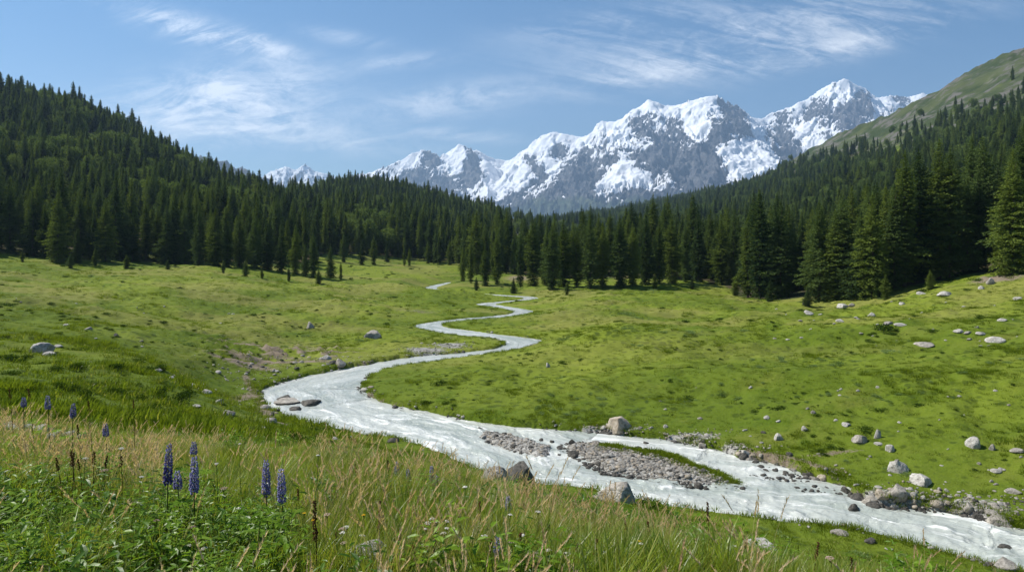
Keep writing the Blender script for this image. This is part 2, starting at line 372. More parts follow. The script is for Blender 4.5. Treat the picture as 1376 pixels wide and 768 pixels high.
MAT['yellow'] = leafmat('yellow_petals', (.7,.42,.03), (.8,.55,.05), .3)
MAT['bark'] = (lambda m: m.out(m.pbr(m.mix(m.noise(m.scale(m.obj(), (3,3,.6)), 3, 4), (.045,.032,.024), (.13,.10,.08)), .95)))(M('bark'))
MAT['rock_pale'] = rockmat('pale_rock', (.33,.31,.28), (.52,.50,.46), 1.0, .5)
MAT['rock_grey'] = rockmat('grey_rock', (.22,.20,.175), (.40,.37,.325), 1.0, .4)
MAT['rock_dark'] = rockmat('dark_rock', (.05,.047,.042), (.13,.12,.105), 1.0, .12)
MAT['rock_tan'] = rockmat('tan_rock', (.30,.25,.19), (.48,.42,.34), 1.0, .3)

# ------------------------------------------------------------------ forest extents (in view columns: where the wood begins)
E_PX = [-900,-250,0,60,150,230,300,370,405,440,480,520,560,600,640,700,760,850,950,990,1040,1100,1150,1230,1300,1376,1700]
E_Y  = [150,165,196,204,205,213,216,224,246,302,325,336,336,328,262,258,244,222,208,176,152,142,137,126,127,116,100]
X_PX = [-900,0,300,450,600,700,780,850,1000,1080,1150,1230,1376,1700]
X_Y  = [1100,1100,1100,1180,1180,1250,2600,2550,1750,1280,1050,900,800,700]
def forest_mask(x, y):
    px = CX+FX*x/np.maximum(y, 1.); 
    jit = fbm(x/30, y/30, 2, 71)
    e = np.interp(px, E_PX, E_Y)*(1+.03*jit); t = np.interp(px, X_PX, X_Y)*(1+.35*jit)
    m = (y > e) & (y < t) & (y > 5)
    gap = fbm(x/70, y/70, 3, 75)
    m &= ~((gap > .31) & (y > e*1.25+20))
    return m, e, t

# ------------------------------------------------------------------ ground sheet
def build_ground():
    rings = np.concatenate([np.exp(np.arange(math.log(.4), math.log(24), .016)), np.exp(np.arange(math.log(24), math.log(280), .0062)), np.exp(np.arange(math.log(280), math.log(14000), .016))])
    th = np.concatenate([np.arange(-180, -48, 3), np.arange(-48, 48, .115), np.arange(48, 180.1, 3)])
    th[-1] = 180; T = np.radians(th)
    R, A = np.meshgrid(rings, T, indexing='ij')
    x = np.sin(A)*R; y = np.cos(A)*R
    z, rd, idd = H(x, y, True)
    fm, e, t = forest_mask(x, y)
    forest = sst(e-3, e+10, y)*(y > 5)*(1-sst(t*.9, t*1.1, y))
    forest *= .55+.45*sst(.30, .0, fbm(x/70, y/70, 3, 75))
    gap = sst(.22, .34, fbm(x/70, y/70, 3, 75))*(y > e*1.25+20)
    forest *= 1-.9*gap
    px = CX+FX*x/np.maximum(y, 1)
    alp = sst(t*.9, t*1.05, y)*(y > 5)
    gravel = sst(.9, -.3, idd)*1.0
    def blob(px_, py_, rx, ry, w=1.):
        g = ground_at(px_, py_)
        return w*np.exp(-(((x-g[0])/rx)**2+((y-g[1])/ry)**2)) if g else 0
    gravel = np.maximum(gravel, blob(606, 463, 3.2, 3.2, .7)); gravel = np.maximum(gravel, blob(572, 471, 4, 3, .75))
    gravel = np.maximum(gravel, blob(812, 585, 3.2, 1.0, .9)); gravel = np.maximum(gravel, blob(925, 592, 3, 1.2, .8))
    gravel = np.maximum(gravel, blob(980, 608, 1.6, 1.2, .6)); gravel = np.maximum(gravel, blob(1300, 700, 3, 1.5, .8))
    gravel = np.maximum(gravel, blob(1190, 678, 2.5, 1.4, .8))
    gravel = np.where(rd < -.5, np.maximum(gravel, .9), gravel)
    grassy = np.exp(-(((sdist(smooth(onwater([(815,602),(870,609),(920,622),(960,637),(990,650)]), 3), x, y, True)[0])/.75)**2)) if True else 0
    gravel = gravel*(1-sst(.3, .8, grassy))
    dirt = slump(x, y)*.78*sst(.35, .65, ridged(x/7, y/3, 3, 41))
    lip = np.exp(-((rd-.0)/.4)**2)*(.45+.35*fbm(x/6, y/6, 2, 81))*(1-sst(110, 160, y))
    dirt = np.maximum(dirt, lip)
    for b in [(700,372,9,10,.62),(755,372,9,10,.6),(650,378,6,8,.5),(340,530,1.2,6,.85),(350,552,1.0,4,.85),(325,490,5,2.2,.85),(345,483,7,1.5,.75),(415,485,6,1.5,.7),(430,470,4,2,.6),(372,478,9,2,.55),(1345,372,6,5,.8),(520,422,12,4,.4),(1050,640,4,.8,.45),(1240,400,14,3,.38),(560,418,8,3,.5),(1120,608,3,.5,.6),(1000,612,1,.4,.6)]:
        dirt = np.maximum(dirt, blob(*b))
    dirt = np.maximum(dirt, .42*sst(2, 10, y-e)*sst(60, 10, y-e)*(px > 980)*(y < 400))
    path = sdist(np.array([ground_at(a, b)[:2] for a, b in [(1005,606),(1040,611),(1080,618),(1110,628),(1135,633)]]), x, y, True)[0]
    dirt = np.maximum(dirt, .75*np.exp(-(path/.28)**2))
    path = sdist(np.array([ground_at(a, b)[:2] for a, b in [(330,505),(342,528),(352,545),(366,562),(380,568)]]), x, y, True)[0]
    dirt = np.maximum(dirt, .7*np.exp(-(path/.6)**2))
    dry = sst(.05, .5, fbm(x/26, y/14, 3, 83)+.15)*(1-sst(250, 500, y))*sst(50, 110, y)
    V = np.stack([x, y, z], -1).reshape(-1, 3)
    F = grid_faces(len(rings), len(th))[:, ::-1]
    me = mesh_np('ground', V, F, True, dict(gravel=gravel, dirt=dirt, forest=forest, alpine=alp, dry=dry), [MAT['ground']])
    link('ground', me, kind='structure')
build_ground()

# ------------------------------------------------------------------ river sheet
def build_river():
    rings = np.exp(np.arange(math.log(22), math.log(270), .0045)); T = np.radians(np.arange(-26, 50, .11))
    R, A = np.meshgrid(rings, T, indexing='ij'); x = np.sin(A)*R; y = np.cos(A)*R
    rd = river_d(x, y); keep = rd < 1.6
    dn, s = sdist(nb, x, y, True)
    rapid = sst(66, 50, y)*.6+sst(40, 30, y)*.6+.25
    wave = (fbm(s*.35, dn*.9, 4, 91)*.22+ridged(s*.8, dn*1.1, 3, 95)*.12)*rapid*sst(.6, -1.2, rd)
    z = zw(y)+wave
    F = grid_faces(len(rings), len(T))[:, ::-1]
    k = keep.ravel()[F].any(1); F = F[k]
    used = np.unique(F); mp = np.full(keep.size, -1); mp[used] = np.arange(len(used))
    V = np.stack([x, y, z], -1).reshape(-1, 3)[used]
    me = mesh_np('river', V, mp[F], True, dict(flow_s=s.ravel()[used], flow_d=dn.ravel()[used], rapid=rapid.ravel()[used]), [MAT['water']])
    link('river', me, kind='structure')
build_river()

# ------------------------------------------------------------------ snow mountains
def build_mountains():
    K = 1000.
    RDG = [  # polylines of (px, py, km), fall-off slope
     ([(470,238,11.5),(515,224,11),(545,214,11),(573,200,11),(592,209,11),(615,193,11),(640,203,11),(656,207,11.2),(682,215,11.4),(712,196,11),(745,176,10.6),(775,183,10.4),(793,181,10.2),(812,162,10),(828,163,9.9),(868,132,9.6),(892,142,9.6),(915,140,9.5),(957,128,9.3),(975,141,9.5),(1000,151,10),(1020,160,10.4),(1048,148,10.6),(1090,128,10.6),(1128,106,10.4),(1157,120,10.5),(1180,131,10.8),(1200,128,11),(1215,131,11),(1245,124,11),(1300,150,11),(1400,150,11)], .95),
     ([(573,200,11),(560,228,10.4),(536,252,9.8)], .9), ([(573,200,11),(592,238,10.3),(600,262,9.6)], .9),
     ([(615,193,11),(628,215,10.5),(648,238,10),(655,262,9.4)], 1.0),
     ([(545,214,11),(525,245,10.4)], .8),
     ([(712,196,11),(706,218,10.4),(712,236,10)], .9), ([(745,176,10.6),(740,205,10.1),(722,240,9.6),(700,262,9.2)], .85),
     ([(812,162,10),(795,190,9.6),(775,225,9.1),(745,258,8.6),(715,286,8.1)], .85),
     ([(795,205,9.4),(800,240,8.8),(785,268,8.3)], .9),
     ([(868,132,9.6),(850,165,9.3),(832,200,9),(815,232,8.6)], .9),
     ([(868,132,9.6),(882,165,9.2),(880,205,8.7),(862,232,8.3)], .9),
     ([(915,140,9.5),(912,165,9.1),(926,185,8.6),(945,187,8.3),(962,212,8),(982,252,7.6)], 1.0),
     ([(945,187,8.3),(915,222,7.9),(880,250,7.5),(835,275,7.2),(790,298,6.9)], .85),
     ([(945,187,8.3),(945,225,7.8),(940,262,7.3)], .95),
     ([(957,128,9.3),(964,155,9.1),(980,190,8.9)], 1.05), ([(975,141,9.5),(990,160,9.4),(998,182,9.3)], 1.0),
     ([(1048,148,10.6),(1040,172,10.2),(1062,196,9.7),(1052,222,9.2)], .95),
     ([(1128,106,10.4),(1106,140,10),(1085,170,9.7),(1064,200,9.4)], 1.0),
     ([(1128,106,10.4),(1146,128,10),(1165,152,9.6),(1180,175,9.2)], 1.0),
     ([(1146,128,10),(1128,152,9.6),(1118,185,9.1),(1105,215,8.6)], .95),
     ([(1215,131,11),(1205,155,10.5)], .9),
     ([(300,252,12.5),(340,243,12.5),(362,232,12.5),(384,224,12.4),(400,228,12.4),(411,221,12.4),(428,231,12.5),(450,236,12.5),(480,246,12.5)], .8),
     ([(384,224,12.4),(378,244,11.9)], .9), ([(411,221,12.4),(418,244,11.9)], .9),
     ([(180,226,6.2),(240,204,6.2),(268,212,6),(292,219,6),(312,226,6),(330,235,5.9),(350,243,5.9),(380,256,5.8)], .7),
    ]
    T = np.arctan((np.arange(150, 1420, 1.15)-CX)/FX); R = np.exp(np.linspace(math.log(5200), math.log(13400), 760))
    A, RR = np.meshgrid(T, R, indexing='ij'); x = np.sin(A)*RR; y = np.cos(A)*RR
    wx = x+fbm(x/700, y/700, 3, 101)*170; wy = y+fbm(x/700, y/700, 3, 105)*170
    wx += fbm(x/160, y/160, 3, 107)*38; wy += fbm(x/160, y/160, 3, 108)*38
    z = np.full(x.shape, -200.); dmin = np.full(x.shape, 1e9); SS = np.zeros(x.shape); s0 = 0.
    for pl, s in RDG:
        P = [at(a, b, c*K) for a, b, c in pl]
        for a, b in zip(P[:-1], P[1:]):
            dx, dy = b[0]-a[0], b[1]-a[1]; L2 = dx*dx+dy*dy
            t = np.clip(((wx-a[0])*dx+(wy-a[1])*dy)/L2, 0, 1)
            d = np.hypot(wx-a[0]-t*dx, wy-a[1]-t*dy)
            zz = a[2]+t*(b[2]-a[2])-s*(d-.00011*np.minimum(d, 2200)**2)
            mm = zz > z; z = np.where(mm, zz, z); dmin = np.where(mm, d, dmin); SS = np.where(mm, s0+t*math.sqrt(L2), SS); s0 += math.sqrt(L2)
        s0 += 777.
    k = sst(0, 350, dmin)
    rg = ridged(wx/420, wy/420, 6, 111, .55)
    ws = SS+dmin*.12+fbm(x/300, y/300, 2, 117)*90
    rib = ridged(ws/260, dmin/1500, 3, 118, .5)*.55+ridged(ws/95, dmin/700, 3, 119, .5)*.45
    z0 = z; z = z+(rg-.55)*150*(.10+.90*k)+(rib-.5)*270*sst(0, 500, dmin)
    z = z+((ridged(x/110, y/110, 4, 115)-.5)*95+(ridged(ws/60, dmin/260, 3, 116)-.5)*80*sst(0, 200, dmin))
    # surface measures
    px = CX+FX*x/y; py = HY-FX*z/y
    dzx = np.gradient(z, axis=0)/(np.hypot(np.gradient(x, axis=0), np.gradient(y, axis=0))+1e-6)
    dzr = np.gradient(z, axis=1)/(np.gradient(RR, axis=1))
    steep = np.hypot(dzx, dzr)
    snow = .64+.24*sst(270, 150, py)-.20*(np.clip(steep, 0, 3)-1.15)+.20*(fbm(wx/330, wy/330, 3, 121))-.2*(rg-.55)-.42*(rib-.5)
    B = [ # (px,py,rx,ry,tilt deg,weight): rock faces negative, snowfields positive
     (713,220,8,14,10,-.8),(749,203,10,15,-30,-.7),(729,237,8,10,0,-.6),(789,215,9,20,-20,-.6),(792,240,18,14,0,-.7),(763,246,16,24,35,-.7),(782,262,12,12,0,-.5),
     (820,220,8,14,20,-.6),(860,172,13,13,-20,-.6),(872,158,16,5,0,-.4),(895,183,14,14,0,-.5),(906,166,14,6,15,-.4),(878,212,24,15,0,-.7),(853,214,10,8,0,-.4),(923,183,8,10,0,-.4),
     (943,224,36,32,0,-1.0),(966,182,13,22,-15,-.8),(975,141,9,16,-20,-.7),(992,156,12,16,-20,-.7),(1049,150,12,8,0,-.5),(1046,176,12,15,20,-.6),(1098,150,12,18,35,-.6),
     (1158,138,14,15,-35,-.9),(1138,160,22,15,20,-.7),(1057,205,13,20,20,-.7),(1210,133,14,9,0,-.6),(1110,190,12,14,0,-.3),(1122,112,7,9,20,-.5),
     (578,213,11,14,-10,-.6),(565,240,24,9,0,-.7),(636,230,15,24,-10,-.9),(594,248,18,10,0,-.5),(691,262,14,8,0,-.4),(640,200,10,5,0,-.3),
     (829,238,25,15,-30,.8),(858,240,22,9,15,.7),(800,262,18,5,-30,.5),(935,165,12,22,0,.6),(898,150,30,6,10,.6),(862,140,14,8,0,.7),(830,175,14,14,-30,.6),(960,134,6,6,0,.4),
     (985,205,22,9,0,.8),(1004,217,34,16,0,.8),(1005,235,25,12,0,.6),(1142,118,12,13,-20,.7),(1085,172,22,6,-40,.8),(1098,200,14,10,-30,.5),(1184,138,14,8,0,.7),(1060,140,20,7,-10,.4),(1020,168,10,14,0,.5),
     (611,215,12,20,0,.7),(549,215,14,9,-20,.5),(676,226,30,18,10,.8),(666,252,26,13,0,.7),(730,195,22,8,-20,.6),(700,240,14,14,0,.4),(775,193,16,8,-10,.6),(745,225,10,14,30,.6),(760,270,4,10,40,.5),
    ]
    jx = fbm(wx/260, wy/260, 4, 131)*9; jy = fbm(wx/260, wy/260, 4, 135)*9
    for a, b, rx, ry, tl, w in B:
        c, s_ = math.cos(math.radians(tl)), math.sin(math.radians(tl))
        u = (px+jx-a); v = (py+jy-b); uu = (u*c+v*s_)/rx; vv = (-u*s_+v*c)/ry
        snow = snow+(w*1.0 if w > 0 else w*.75)*np.exp(-(uu**2+vv**2)**1.5*.7)
    low = sst(246, 268, py+jy)*sst(700, 790, px)*sst(1010, 985, px)+sst(268, 286, py+jy)*sst(640, 700, px)*sst(1010, 985, px)
    streak = sst(.60, .9, ridged(wx/520+3, wy/900, 3, 141))
    snow = snow-low*(.75-.75*streak)
    snow = np.where(px < 470, np.where(RR < 8000, -.6, .9-.15*steep), snow)
    ks = sst(.58, .9, snow)      # drifts lie smooth, bare rock is rough
    z = z0+((rg-.55)*150*(.10+.90*k)+(rib-.5)*270*sst(0, 500, dmin))*(1-.45*ks)+((ridged(x/110, y/110, 4, 115)-.5)*95+(ridged(ws/60, dmin/260, 3, 116)-.5)*80*sst(0, 200, dmin))*(1-.85*ks)
    veg = sst(248, 285, py+jy)*sst(660, 720, px)*sst(1020, 985, px)
    F = grid_faces(len(T), len(R))
    keep = (z > 15).ravel()[F].any(1); F = F[keep]
    z = np.maximum(z, -5)
    used = np.unique(F); mp = np.full(x.size, -1); mp[used] = np.arange(len(used))
    V = np.stack([x, y, z], -1).reshape(-1, 3)[used]
    me = mesh_np('snow_mountains', V, mp[F], True, dict(snow=snow.ravel()[used], veg=veg.ravel()[used]), [MAT['mount']])
    link('snow_mountains', me, kind='structure')
build_mountains()

# ------------------------------------------------------------------ trees
def conifer(seed, rmax, dens, leaf, narrow=.8, droop=.35, bottom=.03):
    """crown of a 20 m tree as needle sprays on whorled boughs; returns V, F (triangles) and a light/dark value per vertex"""
    g = np.random.default_rng(seed); V = []; C = []
    hh = 20.; z = hh*bottom; peak = g.uniform(.16, .34)
    lump = g.uniform(.62, 1.2, 14); azl = g.uniform(.58, 1.35, (6, 5))
    while z < hh-.1:
        t = (z-hh*bottom)/(hh*(1-bottom))
        prof = (.62+.38*min(1, t/peak))*((1-t)/(1-peak))**narrow if t > peak else .62+.38*t/peak
        prof = min(prof, 1)+.02; prof *= lump[int(t*13.9)]*.5+lump[min(13, int(t*13.9)+1)]*.5
        nb_ = g.integers(7, 11); off = g.uniform(0, 2*PI); tone = g.uniform(-.15, .15)
        for k in range(nb_):
            if g.uniform() < .08: continue
            ph = off+2*PI*k/nb_+g.uniform(-.3, .3)
            L = rmax*prof*azl[int(t*5.99), int((ph % (2*PI))/(2*PI)*4.999)]*g.uniform(.7, 1.15)
            tilt = g.uniform(-.2, .12)+.75*t-.12; bt = g.uniform(0, .55)+tone
            n = max(3, int(L*dens)); s0 = .05 if n < 12 else .12
            for q in np.linspace(s0, 1, n)**.8:
                cz = z+L*q*tilt-droop*L*q*q*(1-t*.6)+.3*L*max(0, q-.7)
                rr = L*q; sp = leaf*(1.1-.4*q)*min(1, .38+1.5*(1-t))
                c = np.array([math.cos(ph)*rr, math.sin(ph)*rr, max(cz, .15)])+g.normal(0, .08, 3)
                c = c+np.array([-math.sin(ph), math.cos(ph), 0])*g.normal(0, .16*rr)
                for _ in range(4):
                    a = ph+g.uniform(-1.5, 1.5)
                    l = sp*g.uniform(.8, 1.5); w = sp*g.uniform(.22, .42)
                    d = np.array([math.cos(a), math.sin(a), g.uniform(-.75, .35)])*l
                    s_ = np.cross(d/l, g.normal(size=3)); s_ = s_/(np.linalg.norm(s_)+1e-6)*w
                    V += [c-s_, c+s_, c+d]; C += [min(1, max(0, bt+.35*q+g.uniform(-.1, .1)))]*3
        z += (.34+.16*g.uniform())*(1.2-.4*t)*(9./dens)**.4
    for _ in range(18):            # leader
        a = g.uniform(0, 6.28); c = np.array([0, 0, hh-g.uniform(0, 1.0)]); d = np.array([math.cos(a)*.2, math.sin(a)*.2, .55]); s_ = np.array([-math.sin(a), math.cos(a), 0])*.07
        c[2] += .25; V += [c-s_, c+s_, c+d]; C += [.6]*3
    V = np.array(V); return V, np.arange(len(V)).reshape(-1, 3), np.array(C)
def tube(path, radii, n=7):
    path = np.asarray(path, float); V = []
    for i, (p, r) in enumerate(zip(path, radii)):
        d = path[min(i+1, len(path)-1)]-path[max(i-1, 0)]; d = d/np.linalg.norm(d)
        u = np.cross(d, [0, 1, 0] if abs(d[1]) < .9 else [1, 0, 0]); u /= np.linalg.norm(u); v = np.cross(d, u)
        for k in range(n):
            a = 2*PI*k/n; V.append(p+r*(math.cos(a)*u+math.sin(a)*v))
    F = []
    for i in range(len(path)-1):
        for k in range(n):
            a, b = i*n+k, i*n+(k+1) % n
            F += [(a, b, b+n), (a, b+n, a+n)]
    return np.array(V), np.array(F)
def merge(parts):
    """parts: (V, F, material index)"""
    V = []; F = []; MI = []; o = 0
    for v, f, mi in parts:
        V.append(v); F.append(f+o); MI.append(np.full(len(f), mi)); o += len(v)
    return np.vstack(V), np.vstack(F), np.concatenate(MI)
def trunk(hh=18.6, r=.20, seed=0):
    g = np.random.default_rng(seed); P = [(g.normal(0, .05)*k, g.normal(0, .05)*k, z) for k, z in enumerate(np.linspace(-.8, hh, 7))]
    V1 = tube(P, np.linspace(r*1.15, .03, 7)); parts = [(*V1, 0)]
    for k in range(9):              # bare lower limbs
        z = g.uniform(.6, 4.5); a = g.uniform(0, 6.28); L = g.uniform(.6, 1.6)
        parts.append((*tube([(0, 0, z), (math.cos(a)*L*.6, math.sin(a)*L*.6, z+.05), (math.cos(a)*L, math.sin(a)*L, z-.2)], [.05, .035, .01], 4), 0))
    V, F, _ = merge(parts); return V, F
def broadleaf(seed, n=4200, leaf=.30, hh=12., rx=4.2, zc=7.2, rz=4.6):
    g = np.random.default_rng(seed)
    lobes = [(g.uniform(-.62, .62), g.uniform(-.62, .62), g.uniform(-.6, .75), g.uniform(.32, .55)) for _ in range(16)]
    V = []
    for k in range(n):
        l = lobes[g.integers(len(lobes))]; d = g.normal(size=3); d /= np.linalg.norm(d); q = l[3]*g.uniform(.72, 1.04)
        c = np.array([(l[0]+d[0]*q)*rx, (l[1]+d[1]*q)*rx, zc+(l[2]+d[2]*q)*rz])
        a = g.normal(size=3); a /= np.linalg.norm(a); b = np.cross(a, g.normal(size=3)); b /= np.linalg.norm(b)
        V += [c-b*leaf*.5, c+b*leaf*.5, c+a*leaf]
    return np.array(V), np.arange(len(V)).reshape(-1, 3)
def shrub_geo(seed, n=500, leaf=.07, flat=.62):
    g = np.random.default_rng(seed); V = []
    lobes = [(g.uniform(-.55, .55), g.uniform(-.55, .55), g.uniform(.0, .4), g.uniform(.35, .55)) for _ in range(8)]
    for k in range(n):
        l = lobes[g.integers(8)]; d = g.normal(size=3); d /= np.linalg.norm(d); q = l[3]*g.uniform(.5, 1.05)
        c = np.array([l[0]+d[0]*q, l[1]+d[1]*q, max(.0, l[2]+d[2]*q*1.1)*flat+.02])
        a = d*.7+g.normal(size=3)*.5+np.array([0, 0, .5]); a /= np.linalg.norm(a); b = np.cross(a, g.normal(size=3)); b /= np.linalg.norm(b)
        V += [c-b*leaf*.4, c+b*leaf*.4, c+a*leaf*1.6]
    return np.array(V), np.arange(len(V)).reshape(-1, 3)

HI = []; LO = []
spec = [(3.3,.78,.38),(2.8,.62,.33),(3.9,.85,.42),(2.5,.55,.3),(3.1,.62,.38),(4.1,.8,.34),(2.7,.52,.32),(3.5,.72,.45)]
for i, (rm, nr, dr) in enumerate(spec):
    V, F, C = conifer(100+i, rm, 6.5, .44, nr, dr, .02+.012*(i % 4))
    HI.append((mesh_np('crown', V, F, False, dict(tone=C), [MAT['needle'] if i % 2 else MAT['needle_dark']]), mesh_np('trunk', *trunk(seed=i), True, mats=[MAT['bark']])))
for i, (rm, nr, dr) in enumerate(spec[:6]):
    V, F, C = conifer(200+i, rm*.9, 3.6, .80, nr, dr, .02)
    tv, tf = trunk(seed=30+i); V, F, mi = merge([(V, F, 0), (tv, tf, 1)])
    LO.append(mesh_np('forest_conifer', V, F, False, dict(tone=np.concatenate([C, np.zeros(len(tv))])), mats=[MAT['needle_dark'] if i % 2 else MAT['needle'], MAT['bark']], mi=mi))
BL = []
for i in range(3):
    V, F = broadleaf(300+i)
    BL.append((mesh_np('crown', V, F, False, mats=[MAT['leaf_light']]), mesh_np('trunk', *tube([(0,0,-.5),(.1,.1,3),(0,.2,8)], [.22,.17,.05]), True, mats=[MAT['bark']])))
V, F = broadleaf(320, 2600, .5); LO.append(mesh_np('forest_broadleaf', V, F, False, mats=[MAT['leaf_light']]))

def gen_trees():
    pts = []
    def scatter(Y0, Y1, sp):
        # jittered cells in depth, uniform on the ground
        Ys = np.arange(Y0, Y1, sp)
        for Y in Ys:
            xs = np.arange(-1.02*Y, 1.02*Y, sp)
            x = xs+rng.uniform(-.48, .48, len(xs))*sp; y = Y+rng.uniform(-.48, .48, len(xs))*sp
            pts.append(np.stack([x, y], -1))
    scatter(110, 420, 6.6); scatter(420, 760, 7.2); scatter(760, 1300, 7.6); scatter(1300, 2700, 9)
    P = np.vstack(pts); m, e, t = forest_mask(P[:,0], P[:,1]); P = P[m]; e = e[m]; t = t[m]
    px = CX+FX*P[:,0]/P[:,1]
    # thin near the tree line; drop what hides behind crests far beyond
    keep = rng.uniform(size=len(P)) < np.where(P[:,1] > t*.8, .55, .93)
    keep &= ~((px < 430) & (P[:,1] > 800)); keep &= ~((px > 430) & (px < 640) & (P[:,1] > 1020))
    keep &= ~((px > 1200) & (P[:,1] > 1400))
    keep &= ~((px > 672) & (px < 850) & (P[:,1] > 278+.25*np.abs(px-690)) & (P[:,1] < 1500) & (rng.uniform(size=len(P)) < .85))
    P = P[keep]; z = H(P[:,0], P[:,1])
    Y = P[:,1]; px = px[keep]
    hgt = rng.uniform(12, 24, len(P))*(1+.35*fbm(P[:,0]/22, P[:,1]/22, 2, 73)); hgt *= np.where(rng.uniform(size=len(P)) < .18, .6, 1)
    hgt = np.where(Y > 400, hgt*1.08, hgt)
    return [tuple(v) for v in np.column_stack([P, z, hgt])]
T = np.array(gen_trees())
# front trees read off the picture: (px, base py, height px, variant)
FRONT = [(1005,400,108,3),(1022,398,120,1),(1052,396,98,5),(1101,404,132,0),(1122,404,120,1),(1133,403,140,4),(1158,402,118,2),(1172,401,140,5),(1202,388,140,0),(1216,384,178,3),(1234,375,172,4),(1262,373,182,1),(1277,372,170,6),(1306,356,168,0),(1320,354,170,4),(1361,369,165,5),(1376,362,190,0),(1345,352,120,3),
 (622,378,46,1),(633,380,60,3),(652,384,56,1),(668,382,70,3),(699,386,70,6),(716,384,90,1),(735,380,72,2),(742,388,86,4),(757,385,90,1),(775,386,80,3),(793,388,96,6),(810,385,85,1),(833,386,96,4),(850,384,84,1),(868,382,92,0),(886,381,86,3),(903,380,92,1),(921,379,80,6),(938,378,95,0),(955,376,92,3),(975,374,100,1),
 (444,373,44,2),(410,372,44,0),(421,373,60,4),(397,369,66,1),(378,365,68,0),(359,362,66,2),(343,361,74,4),(322,359,72,0),(306,359,62,1),(290,357,78,5),(268,356,80,0),(248,354,76,2),(232,352,80,4),(212,350,70,1),(178,350,60,2),(142,352,84,5),(120,349,46,2),(78,352,92,5),(104,353,50,2),(44,345,86,0),(14,340,90,4),(60,346,70,1),(160,346,74,0),(196,349,82,3),
 (30,352,16,1),(95,360,20,0),(128,357,26,1),(170,360,18,5),(225,362,14,2),(300,366,16,4),(330,371,22,0),(352,374,14,1),(388,378,18,6),(428,381,20,5),(458,376,24,3),(640,390,18,0),(690,394,22,2),(762,396,18,4),(880,390,24,1),(930,388,16,0),(988,397,26,5),(1035,405,30,2),(1085,412,28,0),(1190,402,34,1),(1250,388,26,5),
 (502,356,40,1),(543,357,26,3),(550,357,24,1),(575,354,30,1),(462,352,40,4),(486,356,34,0),(520,352,26,2),(590,354,40,3),(604,356,34,1)]
fr = []
for px, py, hp, v in FRONT:
    g = ground_at(px, py)
    if g is None: continue
    fr.append((g[0], g[1], g[2], hp*g[1]/FX, v, 1))
fxy = np.array([(f[0], f[1]) for f in fr])
# thin random trees that crowd the front ones
d = np.min(np.hypot(T[:,0,None]-fxy[None,:,0], T[:,1,None]-fxy[None,:,1]), 1)
T = T[d > 3.4]
allT = [tuple(f) for f in fr]+[(a, b, c, h, -1, 0) for a, b, c, h in T]
allT.sort(key=lambda t: t[1])
prof = np.full(1500, 900.)      # skyline so far, to see how much of each tree shows
cand = []
for i, (x, y, z, h, v, f) in enumerate(allT):
    px = CX+FX*x/y
    top = HY-FX*(z+h)/y; bot = HY-FX*z/y; w = max(1, .12*h*FX/y)
    a, b = int(max(0, px-w)), int(min(1376, px+w))
    vis = 0
    if b > a:
        seg = prof[a:b+1]; vis = float(np.clip(np.minimum(seg, bot)-top, 0, None).sum())
        q = np.abs(np.arange(a, b+1)-px)/w; prof[a:b+1] = np.minimum(seg, top+(bot-top)*.85*q)
    cand.append(vis)
order = sorted(range(len(allT)), key=lambda i: -(cand[i]+(1e6 if allT[i][5] else 0)))
hero = set(order[:296])
ORD = ['first','second','third','fourth','fifth','sixth','seventh','eighth','ninth','tenth']
def nth(k): 
    if k < 10: return ORD[k]
    k += 1; return '%d%s' % (k, 'th' if 10 <= k % 100 <= 20 else {1:'st',2:'nd',3:'rd'}.get(k % 10, 'th'))
# broadleaved trees on the hillsides
bl_px = [(235,215),(180,232),(275,246),(70,262),(262,250),(205,290),(330,268),(410,275),(470,330),(505,300),(560,335),(350,300),(90,180),(15,250),(1060,262),(1125,270),(1195,215),(1235,200),(1260,190),(1010,300),(1075,240),(895,345),(1180,240),(300,300),(520,320),(150,275),(440,290)]
zoneT = []
for i in sorted(hero):
    x, y, z, h, v, f = allT[i]; px = CX+FX*x/y
    e = np.interp(px, E_PX, E_Y); dep = y-e
    side = 'L' if px < 470 else 'C' if px < 612 else 'M' if px < 790 else 'E' if px < 985 else 'R'
    row = 0 if (f or dep < 7) else 1 if dep < 24 else 2 if dep < 60 else 3
    zoneT.append((side, row, px, i))
ZN = {'L': 'at left forest edge', 'C': 'below middle hill', 'M': 'on stream knoll', 'E': 'beyond flat meadow', 'R': 'on right slope'}
RW = ['front row', 'second row', 'third row', 'back rows']
cnt = {}
for side, row, px, i in sorted(zoneT):
    x, y, z, h, v, f = allT[i]; key = (side, row); k = cnt.get(key, 0); cnt[key] = k+1
    if v < 0: v = rng.integers(0, 8) if side == 'R' else rng.choice([0,1,2,3,4,6,7])
    v = int(v); s = h/20.; wd = s*(1.0 if side == 'R' else .92)*rng.uniform(.88, 1.12)
    if h < 8: wd *= 1.0+.11*(8-h)
    kind = 'broad' if v in (5, 2) else 'slender' if v in (3, 6) else 'tall' if h > 20 else 'dark'
    t = bpy.data.objects.new('conifer_tree', None); COL.objects.link(t); t.location = (x, y, z-.1)
    t.rotation_euler.z = rng.uniform(0, 6.28); t.scale = (wd, wd, s)
    tag(t, '%s conifer %s, %s from the left in its %s' % (kind, ZN[side], nth(k), RW[row]), 'tree', 'conifers at the forest edges')
    for nm, me in zip(('crown', 'trunk'), HI[v]):
        c = bpy.data.objects.new(nm, me); COL.objects.link(c); c.parent = t
k = 0
